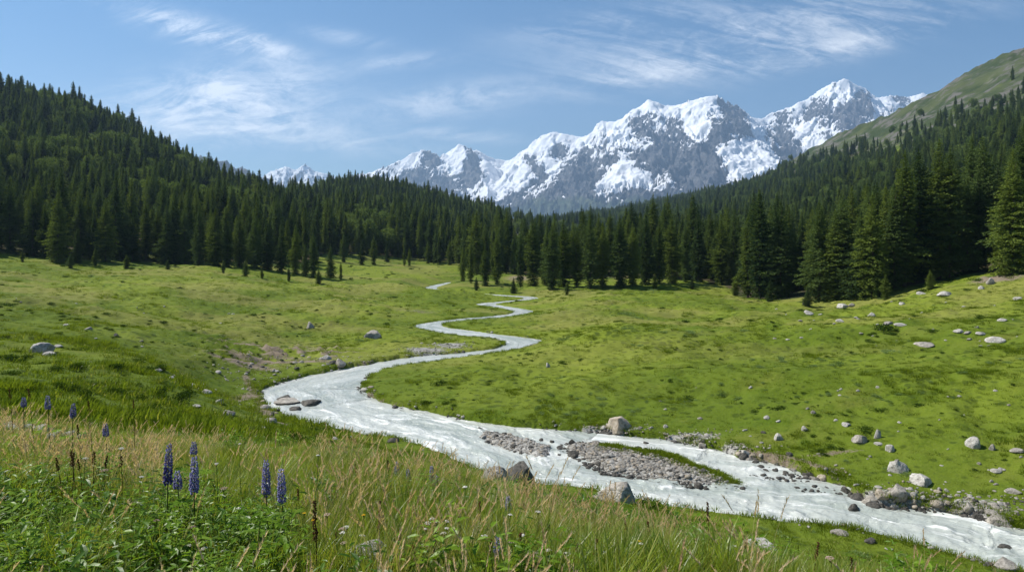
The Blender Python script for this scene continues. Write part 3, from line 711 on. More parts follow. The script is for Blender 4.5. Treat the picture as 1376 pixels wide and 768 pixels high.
for px, py in sorted(bl_px):
    g = ground_at(px, py)
    if g is None: continue
    s = rng.uniform(1.15, 1.6)*(1.0 if g[1] < 500 else 1.25)
    t = bpy.data.objects.new('broadleaf_tree', None); COL.objects.link(t); t.location = g; t.scale = (s, s, s); t.rotation_euler.z = rng.uniform(0, 6)
    hill = 'left wooded slope' if px < 370 else 'wooded middle hill' if px < 640 else 'right wooded slope'
    tag(t, 'pale round tree among conifers, %s, %s pale tree from the left' % (hill, nth(k)), 'tree', 'pale broadleaved trees on the hills'); k += 1
    for nm, me in zip(('crown', 'trunk'), BL[k % 3]):
        c = bpy.data.objects.new(nm, me); COL.objects.link(c); c.parent = t

# ------------------------------------------------------------------ instancing one object of stuff
def instance_stuff(name, pos, scl, rotz, idx, meshes, label=None, tilt=None):
    n = len(pos); pos = np.asarray(pos, np.float32)
    me = bpy.data.meshes.new(name); me.vertices.add(n); me.vertices.foreach_set('co', pos.ravel())
    scl = np.asarray(scl, np.float32)
    if scl.ndim == 1: scl = np.repeat(scl[:, None], 3, 1)
    rot = np.zeros((n, 3), np.float32); rot[:, 2] = rotz
    if tilt is not None: rot[:, :2] = tilt
    for a, v in (('scl', scl), ('rot', rot)):
        at_ = me.attributes.new(a, 'FLOAT_VECTOR', 'POINT'); at_.data.foreach_set('vector', v.ravel())
    at_ = me.attributes.new('idx', 'INT', 'POINT'); at_.data.foreach_set('value', np.asarray(idx, np.int32))
    src = bpy.data.collections.new(name+'_sources')
    for i, m in enumerate(meshes):
        src.objects.link(bpy.data.objects.new('%s_piece_%02d' % (name, i), m))
    o = link(name, me, label, kind='stuff')
    gt = bpy.data.node_groups.new(name+'_scatter', 'GeometryNodeTree')
    gt.interface.new_socket('Geometry', in_out='INPUT', socket_type='NodeSocketGeometry')
    gt.interface.new_socket('Geometry', in_out='OUTPUT', socket_type='NodeSocketGeometry')
    N = gt.nodes.new; L = gt.links.new
    gi, go = N('NodeGroupInput'), N('NodeGroupOutput')
    ci = N('GeometryNodeCollectionInfo'); ci.inputs['Collection'].default_value = src; ci.inputs['Separate Children'].default_value = True; ci.inputs['Reset Children'].default_value = True
    ip = N('GeometryNodeInstanceOnPoints'); ip.inputs['Pick Instance'].default_value = True
    def na(nm, dt):
        q = N('GeometryNodeInputNamedAttribute'); q.data_type = dt; q.inputs['Name'].default_value = nm
        return [s for s in q.outputs if s.enabled and s.name == 'Attribute'][0]
    L(gi.outputs[0], ip.inputs['Points']); L(ci.outputs[0], ip.inputs['Instance'])
    L(na('idx', 'INT'), ip.inputs['Instance Index'])
    er = N('FunctionNodeEulerToRotation'); L(na('rot', 'FLOAT_VECTOR'), er.inputs[0]); L(er.outputs[0], ip.inputs['Rotation'])
    L(na('scl', 'FLOAT_VECTOR'), ip.inputs['Scale']); L(ip.outputs[0], go.inputs[0])
    md = o.modifiers.new('scatter', 'NODES'); md.node_group = gt
    return o
rest = [allT[i] for i in range(len(allT)) if i not in hero]
R_ = np.array([(a, b, c, h) for a, b, c, h, _, _ in rest])
idx = rng.integers(0, 6, len(R_)); bln = fbm(R_[:,0]/60, R_[:,1]/60, 2, 151)
isb = (rng.uniform(size=len(R_)) < .035) | ((bln > .2) & (rng.uniform(size=len(R_)) < .45)); isb &= (R_[:,1] > 330)
idx[isb] = 6
s = R_[:,3]/20.; ws = s*rng.uniform(.78, 1.02, len(R_)); S3 = np.stack([ws, ws, s], -1); S3[isb] = rng.uniform(1.0, 1.55, isb.sum())[:, None]
instance_stuff('forest', R_[:, :3]-np.array([0, 0, .15]), S3, rng.uniform(0, 6.28, len(R_)), idx, LO, 'dark conifer forest covering the hillsides on both sides of the valley')
print('forest', len(R_), 'hero', len(hero))

# ------------------------------------------------------------------ rocks
def rock_geo(seed, sub=3, cuts=15):
    import bmesh
    g = np.random.default_rng(seed); bm = bmesh.new(); bmesh.ops.create_icosphere(bm, subdivisions=sub, radius=1)
    V = np.array([v.co[:] for v in bm.verts]); F = np.array([[v.index for v in f.verts] for f in bm.faces]); bm.free()
    for _ in range(cuts):
        n = g.normal(size=3); n[2] = abs(n[2])*.9; n /= np.linalg.norm(n); dd = g.uniform(.52, .9)
        q = V@n; V = V-np.outer(np.clip(q-dd, 0, None), n)*1.0
    V = V+(fbm(V[:,0]*1.8+seed*3, V[:,1]*1.8+V[:,2]*2.1, 3, seed % 50)*.05)[:, None]*V
    V = V+(fbm(V[:,0]*5+seed*3, V[:,1]*5+V[:,2]*5.7, 2, seed % 50+3)*.07)[:, None]*V
    m = np.abs(V).max(0); V = V/m
    return V, F
RM = {}
def rock_mesh(kind, i):
    if (kind, i) not in RM:
        V, F = rock_geo(500+i, 4 if i < 5 else 3)
        me = mesh_np('rock', V, F, True, mats=[MAT['rock_'+kind]]); RM[(kind, i)] = me
        me.polygons.foreach_set('use_smooth', [True]*len(me.polygons))
    return RM[(kind, i)]
ROCKS = []
def rock(px, py, w, h, kind, label, group=None, name='rock', i=None, sink=.32, rot=None, Y=None):
    if Y is None:
        g = ground_at(px, py)
    else: 
        x = (px-CX)/FX*Y; g = (x, Y, float(H(np.array([x]), np.array([Y]))[0]))
    if g is None: return
    W_ = w*g[1]/FX; Hh = h*g[1]/FX
    z = g[2]
    if float(river_d(np.array([g[0]]), np.array([g[1]]))[0]) < .2: z = max(z, float(zw(g[1]))-.02)
    a = W_/2; dz_ = max(0, HY*0+(py-HY)/FX) if Y is None else .1; c = max((Hh-W_*.9*dz_*.3)/(2-sink*2), .30*Hh)
    o = link(name, rock_mesh(kind, int(rng.integers(0, 12)) if i is None else i), label, 'rock', group)
    dep = a*rng.uniform(.75, 1.1)
    o.scale = (a, dep, max(c, .03)); o.rotation_euler = (rng.uniform(-.12, .12), rng.uniform(-.12, .12), rng.choice([0, PI])+rng.uniform(-.3, .3) if rot is None else rot)
    o.location = (g[0], g[1]+dep*.4, z+c*(1-sink*2)); ROCKS.append((g[0], g[1]+dep*.4, max(a, dep)))
NAMED = [
 (832,578,37,24,'tan','big brown boulder at the water edge of the grassy far bank','boulder',1),
 (666,652,46,36,'grey','low rounded boulder joined to the bigger dark one on the near bank','boulder',2),
 (700,657,52,44,'dark','big dark grey boulder on the near bank beside the white water','boulder',0),
 (828,675,60,34,'grey','big pale grey boulder at the near water edge facing the gravel island','boulder',4),
 (416,552,30,9,'dark','flat dark rock jutting into the river at its wide bend','rock',None),
 (385,550,38,9,'grey','wide flat pale rock ledge at the wide bend of the river','rock',None),
 (396,560,20,8,'dark','small dark rock in the water below the flat ledge','rock',None),
 (380,544,26,6,'dark','thin dark slab behind the flat pale ledge','rock',None),
 (527,594,18,8,'dark','lone small dark rock on the near bank halfway along the bend','rock',None),
 (416,441,12,12,'grey','upright grey boulder alone on the left meadow above the bend','boulder',None),
 (500,454,27,14,'grey','long grey boulder on the left bank above the sandy point','boulder',None),
 (50,472,36,15,'pale','pale domed rock in the turf at the far left','boulder',None),
 (64,477,20,6,'pale','flat pale slab beside the domed rock at the far left','rock',None),
 (76,466,12,4,'pale','thin pale stone behind the domed rock at the far left','rock',None),
 (438,482,16,7,'pale','pale angular rock on the steep left bank','rock',None),
 (456,493,16,10,'grey','grey rock at the waterline of the steep left bank','rock',None),
 (447,489,12,6,'dark','dark small rock between two bigger ones on the steep left bank','rock',None),
 (1001,614,17,12,'pale','pale tan boulder at the head of the shallow side channel','boulder',None),
 (1013,617,12,9,'tan','tan rock leaning against the pale boulder at the side channel','rock',None),
 (1024,613,8,6,'grey','small grey stone behind the side channel boulders','rock',None),
 (945,601,11,8,'grey','grey stone at the bank between gravel island and meadow','rock',None),
 (1047,591,12,12,'pale','upright pale stone on the turf above the side channel','rock',None),
 (1082,578,9,7,'pale','small white stone on the turf above the side channel','rock',None),
 (1139,572,12,6,'pale','low pale stone high on the right-hand turf above the channel','rock',None),
 (1157,594,21,13,'grey','grey angular boulder mid-slope on the right-hand turf','boulder',None),
 (1180,588,9,14,'pale','narrow upright pale stone next to the grey angular boulder','rock',None),
 (1198,606,13,11,'pale','two-toned pale stone just below the narrow upright stone','rock',None),
 (1182,597,12,4,'pale','flat pale chip of rock below the narrow upright stone','rock',None),
 (1208,634,32,20,'pale','big pale pinkish boulder on the turf above the river rocks','boulder',0),
 (1242,651,27,19,'pale','round pale boulder on the turf above the lower river','boulder',2),
 (1209,669,29,23,'grey','tall grey block topping the rock pile on the far bank','boulder',1),
 (1187,668,22,12,'tan','tan rock at the back of the rock pile on the far bank','rock',None),
 (1171,682,22,18,'grey','dark grey block in front of the far bank rock pile','boulder',None),
 (1154,678,18,12,'dark','dark rock at the upstream end of the far bank rock pile','rock',None),
 (1200,686,22,13,'grey','grey rock at the water under the tall grey block','rock',None),
 (1138,674,14,9,'dark','low dark rock at the tip of the far bank rock pile','rock',None),
 (1186,684,14,10,'dark','wedge-shaped dark rock in the middle of the rock pile','rock',None),
 (1106,645,14,11,'tan','single tan stone at the far water edge above the rapids','rock',None),
 (1310,601,18,20,'pale','tilted pale slab on the dark slope near the right frame edge','boulder',None),
 (1334,604,9,9,'grey','small grey stone beside the tilted pale slab','rock',None),
 (1369,607,18,6,'grey','flat grey stone cut by the frame beside the tilted slab','rock',None),
 (1340,634,14,7,'pale','white stone on the turf at the far right','rock',None),
 (1364,662,20,7,'grey','flat grey rock by the frame edge above the lower river','rock',None),
 (1268,686,10,10,'tan','tan stone at the grassy water edge of the lower river','rock',None),
 (1288,692,24,12,'grey','wide grey rock at the lower river\'s far edge','rock',None),
 (1303,688,13,15,'grey','upright grey rock behind the wide one at the lower river','rock',None),
 (1317,698,16,12,'dark','dark rock downstream of the upright one at the lower river','rock',None),
 (1333,704,14,8,'grey','low grey stone between river and turf at the right edge','rock',None),
 (1348,718,30,17,'grey','big grey rock in the water at the right edge','boulder',3),
 (1330,760,16,8,'dark','small dark rock in the water at the lower corner','rock',None),
 (1356,764,34,17,'grey','big dark grey rock in the river at the lower right corner','boulder',1),
 (1352,752,20,7,'dark','dark thin rock behind the corner rock','rock',None),
 (1148,698,15,11,'dark','dark rock in midstream splitting the rapids','rock',None),
 (1130,718,24,8,'grey','flat grey rock at the near water edge of the rapids','rock',None),
 (1172,729,18,9,'dark','dark round rock at the near water edge below the rapids','rock',None),
 (1196,738,12,3,'pale','thin pale stone lying on the near bank below the rapids','rock',None),
 (1024,740,54,13,'pale','long pale slab lying in the near bank grass','rock',4),
 (1271,397,18,7,'pale','pale rock on the upper right slope in front of the trees','rock',None),
 (1242,465,30,7,'grey','broad flat grey rock in the middle of the right meadow','boulder',0),
 (1340,459,24,8,'pale','pale wedge rock on the right slope near the frame edge','rock',None),
 (1290,446,14,5,'pale','small pale rock left of the pale wedge rock','rock',None),
 (1301,448,10,4,'grey','small grey stone beside a pale one on the right slope','rock',None),
 (1319,449,14,5,'pale','thin pale stone above the pale wedge rock','rock',None),
 (1087,422,14,6,'pale','pale rock under the forest edge of the right meadow','rock',None),
 (1130,432,11,4,'pale','flat pale stone below the forest edge on the right meadow','rock',None),
 (1134,414,15,8,'pale','bright rock at the foot of the right forest edge','rock',None),
 (1146,411,10,5,'grey','grey stone next to the bright rock at the forest foot','rock',None),
 (1173,425,11,7,'pale','stubby pale stone on the slope right of the bright rock','rock',None),
 (1194,436,14,6,'grey','grey wedge stone on the right slope','rock',None),
 (1211,437,16,4,'pale','row-like thin pale stone on the right slope','rock',None),
 (1239,395,13,4,'pale','flat pale stone under the tall right trees','rock',None),
 (1333,381,13,10,'grey','grey rock on bare soil under the tallest right trees','rock',None),
 (1320,388,9,6,'pale','small pale stone below the rock on bare soil','rock',None),
 (1370,402,12,4,'pale','flat white stone at the frame edge under the right trees','rock',None),
 (1348,431,11,4,'pale','thin stone on the right slope near the frame edge','rock',None),
 (1213,409,9,4,'pale','little pale stone mid-slope under the right trees','rock',None),
 (1082,409,6,8,'dark','dark upright stump-like stone below the right forest edge','rock',None),
 (211,498,12,4,'pale','thin pale stone among bushes on the left slope','rock',None),
 (229,509,15,6,'pale','flat white stone among bushes on the left slope','rock',None),
 (257,520,9,7,'pale','small white block on the left slope below the bushes','rock',None),
 (277,528,14,7,'pale','rounded pale stone on the left slope nearer the path','rock',None),
 (293,541,14,6,'pale','flat pale stone beside the dark bush on the left slope','rock',None),
 (305,558,19,9,'grey','grey-white rock low on the left slope above the tall grass','rock',None),
 (263,546,14,4,'pale','thin pale slab low on the left slope','rock',None),
 (351,578,22,6,'pale','flat pale rock at the foot of the worn path','rock',None),
 (363,567,18,9,'grey','grey rock at the lower end of the worn path','rock',None),
 (450,590,9,4,'pale','small white stone on the near bank of the bend','rock',None),
 (469,589,9,6,'pale','second white stone on the near bank of the bend','rock',None),
 (118,443,12,5,'grey','low grey stone out on the left meadow','rock',None),
 (88,437,9,3,'pale','thin white chip of rock out on the left meadow','rock',None),
 (155,452,7,5,'dark','dark stone out on the left meadow','rock',None),
 (736,493,6,7,'pale','white stone on the rounded meadow inside the river bend','rock',None),
]
for px, py, w, h, kd, lab, nm, i in NAMED: rock(px, py, w, h, kd, lab, 'rocks and boulders', nm, i)
# pale outcrop stones in the tall grass on the left and stones at the very front, by distance
for k, (px, Y, w, h) in enumerate([(8,11.2,40,20),(30,11.4,28,16),(52,11.3,32,20),(74,11.1,24,15),(92,10.9,26,18),(110,10.6,20,14),(20,10.4,22,14),(66,10.4,20,12)]):
    x = (px-CX)/FX*Y; zz = float(H(np.array([x]), np.array([Y]))[0])
    rock(px, 0, w*.9, h*.75, 'pale', 'pale stone in the tall grass outcrop at far left, %s from the left' % nth([0,2,3,5,6,7,1,4][k]), 'rocks and boulders', 'rock', None, .2, None, Y)
rock(490, 0, 62, 40, 'pale', 'white rock in the grass at the bottom edge', 'rocks and boulders', 'rock', 2, .2, None, 3.5)
rock(722, 0, 26, 30, 'grey', 'small grey rock in the grass at the bottom edge', 'rocks and boulders', 'rock', 1, .2, None, 3.5)
# small loose stones
def boxes(spec, n_tot):
    out = []
    for x0, y0, x1, y1, n in spec:
        for _ in range(n): out.append((rng.uniform(x0, x1), rng.uniform(y0, y1)))
    return out
def stone_run(pts, wr, kinds, where, group, flat=.55):
    pts = sorted(pts)
    for k, (px, py) in enumerate(pts):
        w = rng.uniform(*wr)*(.6+.4*min(1, (py-330)/250)); kd = kinds[int(rng.integers(len(kinds)))]
        rock(px, py, w, w*rng.uniform(flat*.7, flat*1.3), kd, 'small %s stone %s, %s from the left' % ({'pale':'pale','grey':'grey','dark':'dark','tan':'tan'}[kd], where, nth(k)), group, 'stone', int(rng.integers(5, 12)))
stone_run(boxes([(880,520,1376,600,26),(1060,600,1376,668,22)], 0), (3,8), ['pale','pale','grey'], 'on the turf across the river', 'loose stones on the turf across the river')
stone_run(boxes([(1040,400,1376,470,34)], 0), (3,9), ['pale','pale','grey'], 'on the slope below the right trees', 'loose stones below the right trees', .4)
stone_run([(rng.uniform(1125,1290), rng.uniform(664,690)) for _ in range(14)], (5,11), ['grey','dark','tan','pale'], 'in the far bank rock pile', 'stones of the far bank rock pile', .7)
stone_run([(645,582),(654,598),(690,600),(742,600),(762,600),(778,622),(752,617),(790,634),(769,596),(700,611),(727,595),(667,586),(1062,592+20),(1015,634),(868,601),(840,604)], (6,11), ['dark'], 'standing in the water by the gravel', 'dark stones in the water by the gravel', .6)
q3 = []
while len(q3) < 34:
    px, py = rng.uniform(985,1140), rng.uniform(620,670)
    x, y = onwater([(px, py)])[0]
    if sdist(BAR3, np.array([x]), np.array([y]))[0] < 0: q3.append((px, py))
stone_run(q3, (5,12), ['dark','dark','grey'], 'in the shallow side channel', 'stones in the shallow side channel', .45)
stone_run([(rng.uniform(300,450), 0) for _ in range(0)]+[(372+rng.uniform(-8,8), 548+rng.uniform(-8,10)) for _ in range(7)]+[(rng.uniform(325,380), rng.uniform(478,512)) for _ in range(9)]+[(rng.uniform(395,460), rng.uniform(478,500)) for _ in range(8)], (4,9), ['pale','grey','dark'], 'on the left bank of the bend', 'loose stones on the left bank', .5)
stone_run([(rng.uniform(0,330), rng.uniform(395,520)) for _ in range(18)], (3,8), ['pale','grey'], 'scattered over the left meadow', 'loose stones on the left meadow', .4)

# gravel beds of the river (uncountable)
def gravel():
    P = []; 
    for poly, n, grow in ((ISL1, 600, -.2), (ISL2, 4600, .25), (BAR3, 300, 0.)):
        x = rng.uniform(poly[:,0].min()-1, poly[:,0].max()+1, n*5); y = rng.uniform(poly[:,1].min()-1, poly[:,1].max()+1, n*5)
        d = sdist(poly, x, y)+.5*fbm(x/1.5, y/1.5, 2, 161); m = d < grow; x, y = x[m][:n], y[m][:n]; P.append(np.stack([x, y], -1))
    for px, py, rx, ry, n in [(606,463,3.5,3,200),(572,471,3.5,2,160),(812,586,3,1.0,300),(925,593,3,1.2,200),(1300,701,3.5,1.5,500),(1190,680,3.5,1.3,400),(345,505,6,8,250),(352,548,3,9,150),(1000,612,2,.8,80),(430,480,8,3,150)]:
        g = ground_at(px, py); P.append(np.stack([g[0]+rng.normal(0, rx*.55, n), g[1]+rng.normal(0, ry*.55, n)], -1))
    Q = np.vstack([nb, fb]); kk = rng.integers(0, len(Q)-1, 5200); tt = rng.uniform(size=5200)[:, None]; q = Q[kk]*(1-tt)+Q[kk+1]*tt+rng.normal(0, .3, (5200, 2))
    q = q[(fbm(q[:,0]/4, q[:,1]/4, 2, 165) > .02) & (q[:,1] < 110) & (np.hypot(np.diff(np.vstack([q, q[:1]]), axis=0)[:,0], 0) >= 0)]; P.append(q)
    P = np.vstack(P)
    z, rd, idd = H(P[:,0], P[:,1], True)
    gd = sdist(smooth(onwater([(815,602),(870,609),(920,622),(960,637),(990,650)]), 3), P[:,0], P[:,1], True)[0]
    m = ((rd > -.3) | (idd < 1.) | (sdist(BAR3, P[:,0], P[:,1]) < .0)) & (gd > .55); P = P[m]; z = z[m]; rd = rd[m]; idd = idd[m]
    inw = z < zw(P[:,1])+.02
    sz = np.exp(rng.normal(math.log(.066), .52, len(P)))
    sz = np.where(inw, np.maximum(sz*1.2, .06), sz)
    z = np.where(inw, zw(P[:,1])-.01, z)
    sel = ~(inw & (rng.uniform(size=len(P)) < .5)); P = P[sel]; z = z[sel]; sz = sz[sel]; inw = inw[sel]
    ms = []
    for i, kd in enumerate(['pale','grey','pale','tan','grey','dark','dark']):
        V, F = rock_geo(700+i, 2, 7); ms.append(mesh_np('pebble', V, F, True, mats=[MAT['rock_'+kd]]))
    idx = np.where(inw, rng.integers(5, 7, len(P)), rng.integers(0, 6, len(P)))
    S = np.stack([sz*rng.uniform(.8,1.3,len(P)), sz*rng.uniform(.7,1.1,len(P)), sz*rng.uniform(.45,.8,len(P))], -1)
    instance_stuff('gravel', np.column_stack([P, z+sz*.12]), S, rng.uniform(0, 6.28, len(P)), idx, ms, 'grey river gravel on the island and the banks')
gravel()

# ------------------------------------------------------------------ shrubs
SH = {k: [mesh_np('shrub', *shrub_geo(800+i, 420, .10), False, mats=[MAT[k]]) for i in range(4)] for k in ('shrub', 'shrub_light')}
def shrubs(pts, wr, kind, lab, group):
    for k, (px, py) in enumerate(sorted(pts)):
        g = ground_at(px, py)
        if g is None or float(river_d(np.array([g[0]]), np.array([g[1]]))[0]) < .4: continue
        w = rng.uniform(*wr)*(.55+.45*min(1, (py-330)/200))*g[1]/FX/2
        o = link('shrub', SH[kind][int(rng.integers(4))], '%s, %s from the left' % (lab, nth(k)), 'shrub', group)
        o.location = (g[0], g[1], g[2]-.03*w); o.scale = (w*1.15, w*1.0, w*rng.uniform(.8, 1.2)); o.rotation_euler.z = rng.uniform(0, 6.28)
U = lambda x0, x1, y0, y1, n: [(rng.uniform(x0, x1), rng.uniform(y0, y1)) for _ in range(n)]
shrubs(U(150,480,425,470,26)+U(250,420,470,505,26), (5,11), 'shrub', 'small dark shrub on the left slope above the river bend', 'dark shrubs above the river bend')
shrubs(U(0,230,478,520,20)+U(60,310,520,555,20), (14,30), 'shrub', 'bushy green shrub on the near left slope', 'bushy shrubs on the near left slope')
shrubs(U(0,150,405,470,18), (6,16), 'shrub', 'dark shrub on the far left meadow', 'dark shrubs on the far left meadow')
shrubs(U(960,1376,478,545,34), (5,14), 'shrub_light', 'pale green low shrub on the right meadow', 'pale shrubs on the right meadow')
shrubs(U(880,1376,470,560,34)+U(1000,1376,560,640,10), (4,10), 'shrub', 'small dark shrub on the right meadow', 'dark shrubs on the right meadow')
shrubs(U(510,720,478,540,14), (4,8), 'shrub', 'tiny dark shrub on the meadow inside the river bend', 'dark shrubs inside the river bend')
shrubs(U(715,810,528,558,16), (8,16), 'shrub_light', 'pale leafy shrub in the patch inside the river bend', 'pale shrubs inside the river bend')
shrubs([(860,620),(878,628),(892,634),(838,606),(790,600)], (10,16), 'shrub', 'green bush growing on the gravel island', 'bushes on the gravel island')
shrubs(U(590,760,385,425,14)+U(420,560,395,425,14), (4,9), 'shrub', 'tiny dark shrub near the upper meanders of the stream', 'shrubs near the upper meanders')
shrubs([(738,668),(752,674),(640,655),(872,688),(895,692),(625,646)], (22,36), 'shrub', 'leafy bush on the near bank beside the big boulders', 'bushes beside the near bank boulders')

def cover():
    g = np.random.default_rng(41); P = []
    for Y0, Y1, dens in ((16, 60, .55), (60, 120, .26), (120, 330, .06)):
        x, y = scatter_pts(Y0, Y1, dens, .80, int(Y0)); n = fbm(x/13, y/9, 3, 201)
        e = np.interp(CX+FX*x/y, E_PX, E_Y)
        k = ((g.uniform(size=len(x)) < np.clip(n*2.4+.05, 0, 1)) & (y < e)) | ((y > e-9) & (y < e+7) & (g.uniform(size=len(x)) < .8))
        P.append(np.stack([x[k], y[k]], -1))
    P = np.vstack(P); z, rd, idd = H(P[:,0], P[:,1], True); k = rd > .8; P = P[k]; z = z[k]
    r = np.hypot(P[:,0], P[:,1]); sc = g.lognormal(math.log(.21), .5, len(P))*(1+r/220)
    idx = np.where(fbm(P[:,0]/20, P[:,1]/20, 2, 205) > .05, g.integers(4, 6, len(P)), g.integers(0, 4, len(P)))
    print('cover', len(P))
    instance_stuff('ground_cover', np.column_stack([P, z-.02]), np.stack([sc*1.2, sc*1.1, sc*g.uniform(.6, 1.0, len(P))], -1), g.uniform(0, 6.28, len(P)), idx, SH['shrub']+SH['shrub_light'][:2], 'low tussocks and ground cover dotting the meadow')
def scatter_pts(Y0, Y1, dens, half=.86, seed=0):
    g = np.random.default_rng(900+seed); A = half*(Y1*Y1-Y0*Y0); n = int(A*dens)
    y = np.sqrt(g.uniform(Y0*Y0, Y1*Y1, n)); x = g.uniform(-half, half, n)*y; return x, y
cover()

# ------------------------------------------------------------------ grasses
def blade(base_, h, w, lean, az, bend, seg=4):
    """one curved tapering blade; returns V, F"""
    d = np.array([math.cos(az), math.sin(az), 0]); s = np.array([-d[1], d[0], 0])
    tw = random.uniform(-.8, .8); s = s*math.cos(tw)+d*math.sin(tw)
    V = []
    for i in range(seg):
        t = i/seg; off = lean*t*h+bend*t*t*h; zz = h*(t-.35*bend*t*t)
        c = base_+d*off+np.array([0, 0, zz]); ww = w*(1-.75*t)*.5; V += [c-s*ww, c+s*ww]
    t = 1; V.append(base_+d*(lean*h+bend*h)+np.array([0, 0, h*(1-.35*bend)]))
    F = []
    for i in range(seg-1): a = 2*i; F += [(a, a+1, a+3), (a, a+3, a+2)]
    F.append((2*seg-2, 2*seg-1, 2*seg)); return np.array(V), np.array(F)
def tuft(seed, n, hr, w, spread, mix, plume=0, bend=(.1, .6)):
    random.seed(seed); P = []
    for _ in range(n):
        r = spread*math.sqrt(random.random()); a = random.uniform(0, 6.28); b = np.array([r*math.cos(a), r*math.sin(a), -.03])
        az = a+random.uniform(-1, 1); h = random.uniform(*hr); mi = random.choice(mix)
        v, f = blade(b, h, w*random.uniform(.6, 1.3), random.uniform(0, .35), az, random.uniform(*bend)); P.append((v, f, mi))
    for _ in range(plume):         # seeding stem with a feathery head
        a = random.uniform(0, 6.28); r = spread*random.random(); b = np.array([r*math.cos(a), r*math.sin(a), -.02]); az = random.uniform(0, 6.28)
        h = hr[1]*random.uniform(1.0, 1.45); ln = random.uniform(.05, .3); bd = random.uniform(.1, .45)
        v, f = blade(b, h, .0035, ln, az, bd, 5); P.append((v, f, 2))
        d = np.array([math.cos(az), math.sin(az), 0]); L = random.uniform(.08, .16); red = random.random() < .35
        for q in range(26):
            t = 1-q/26*L/h; c = b+d*(ln*t*h+bd*t*t*h)+np.array([0, 0, h*(t-.35*bd*t*t)])
            aa = random.uniform(0, 6.28); dd = np.array([math.cos(aa)*.6, math.sin(aa)*.6, 1.0])*random.uniform(.014, .028)+d*.008; ss = np.array([-math.sin(aa), math.cos(aa), 0])*.0036
            P.append((np.array([c-ss, c+ss, c+dd]), np.array([[0, 1, 2]]), 3))
    return merge(P)
GM = [MAT['g_green'], MAT['g_olive'], MAT['g_dry'], MAT['g_plume']]
TU = []
def addt(args, mats=GM):
    V, F, mi = tuft(*args); TU.append(mesh_np('tuft', V, F, False, mats=mats, mi=mi))
addt((1, 60, (.16,.34), .006, .14, [0,0,0,1]))                 # 0 green
addt((2, 60, (.14,.30), .007, .15, [0,0,1,1]))                 # 1
addt((3, 46, (.20,.42), .005, .15, [1,1,0,0,2], 4))              # 2 olive with plumes
addt((4, 40, (.22,.44), .005, .14, [1,2,0,2], 7))                # 3 dry with plumes
addt((5, 50, (.20,.40), .005, .16, [2,1,1,0], 4, (.4,1.0)))      # 4 arching dry
addt((6, 46, (.26,.42), .011, .07, [0,0,0,1], 0, (.1,.5)))     # 5 lush clump, wide blades
# coarse meadow tufts for the middle distance (blades a few cm wide read as clumps there)
MG = [MAT['turf_a'], MAT['turf_b'], MAT['g_olive'], MAT['g_dry']]
addt((7, 46, (.06,.15), .022, .30, [0,0,1]), MG)
addt((8, 46, (.06,.15), .022, .30, [0,1,1,2]), MG)
addt((9, 50, (.12,.26), .028, .35, [0,0,1]), MG)
def leafy(seed, n_st, hr, L, mats, w=.32):
    random.seed(seed); P = []
    for _ in range(n_st):
        a = random.uniform(0, 6.28); r = random.uniform(0, .12); b = np.array([r*math.cos(a), r*math.sin(a), -.02]); h = random.uniform(*hr); az = random.uniform(0, 6.28); ln = random.uniform(0, .3)
        v, f = blade(b, h, .006, ln, az, .1, 3); P.append((v, f, 2))
        k = int(h/.022)
        for q in range(k):
            t = (q+1)/k; c = b+np.array([math.cos(az), math.sin(az), 0])*ln*t*h+np.array([0, 0, h*t])
            aa = q*2.4+random.uniform(-.4, .4); l = L*(1.15-.6*t)*random.uniform(.7, 1.2); up = random.uniform(-.1, .75)
            d = np.array([math.cos(aa), math.sin(aa), up]); d /= np.linalg.norm(d); s = np.array([-math.sin(aa), math.cos(aa), random.uniform(-.3, .3)])
            m1 = c+d*l*.35; m2 = c+d*l*.7-np.array([0, 0, l*.08]); e = c+d*l-np.array([0, 0, l*.25]); ww = l*w*.5
            V = np.array([c, m1-s*ww, m1+np.array([0,0,-l*.05]), m1+s*ww, m2-s*ww*.8, m2+np.array([0,0,-l*.05]), m2+s*ww*.8, e])
            F = np.array([(0,2,1),(0,3,2),(1,2,5),(1,5,4),(2,3,6),(2,6,5),(4,5,7),(5,6,7)]); P.append((V, F, random.choice([0, 0, 1])))
    return merge(P)
LF = []
for i in range(4):
    V, F, mi = leafy(40+i, 8, (.12,.30), .06 if i < 2 else .10, None, .24 if i < 2 else .30); LF.append(mesh_np('leafy_weed', V, F, False, mats=[MAT['weed'] if i % 2 == 0 else MAT['weed_dark'], MAT['weed'], MAT['stem']], mi=mi))
def scatter_pts(Y0, Y1, dens, half=.86, seed=0):
    g = np.random.default_rng(900+seed); A = half*(Y1*Y1-Y0*Y0); n = int(A*dens)
    y = np.sqrt(g.uniform(Y0*Y0, Y1*Y1, n)); x = g.uniform(-half, half, n)*y; return x, y
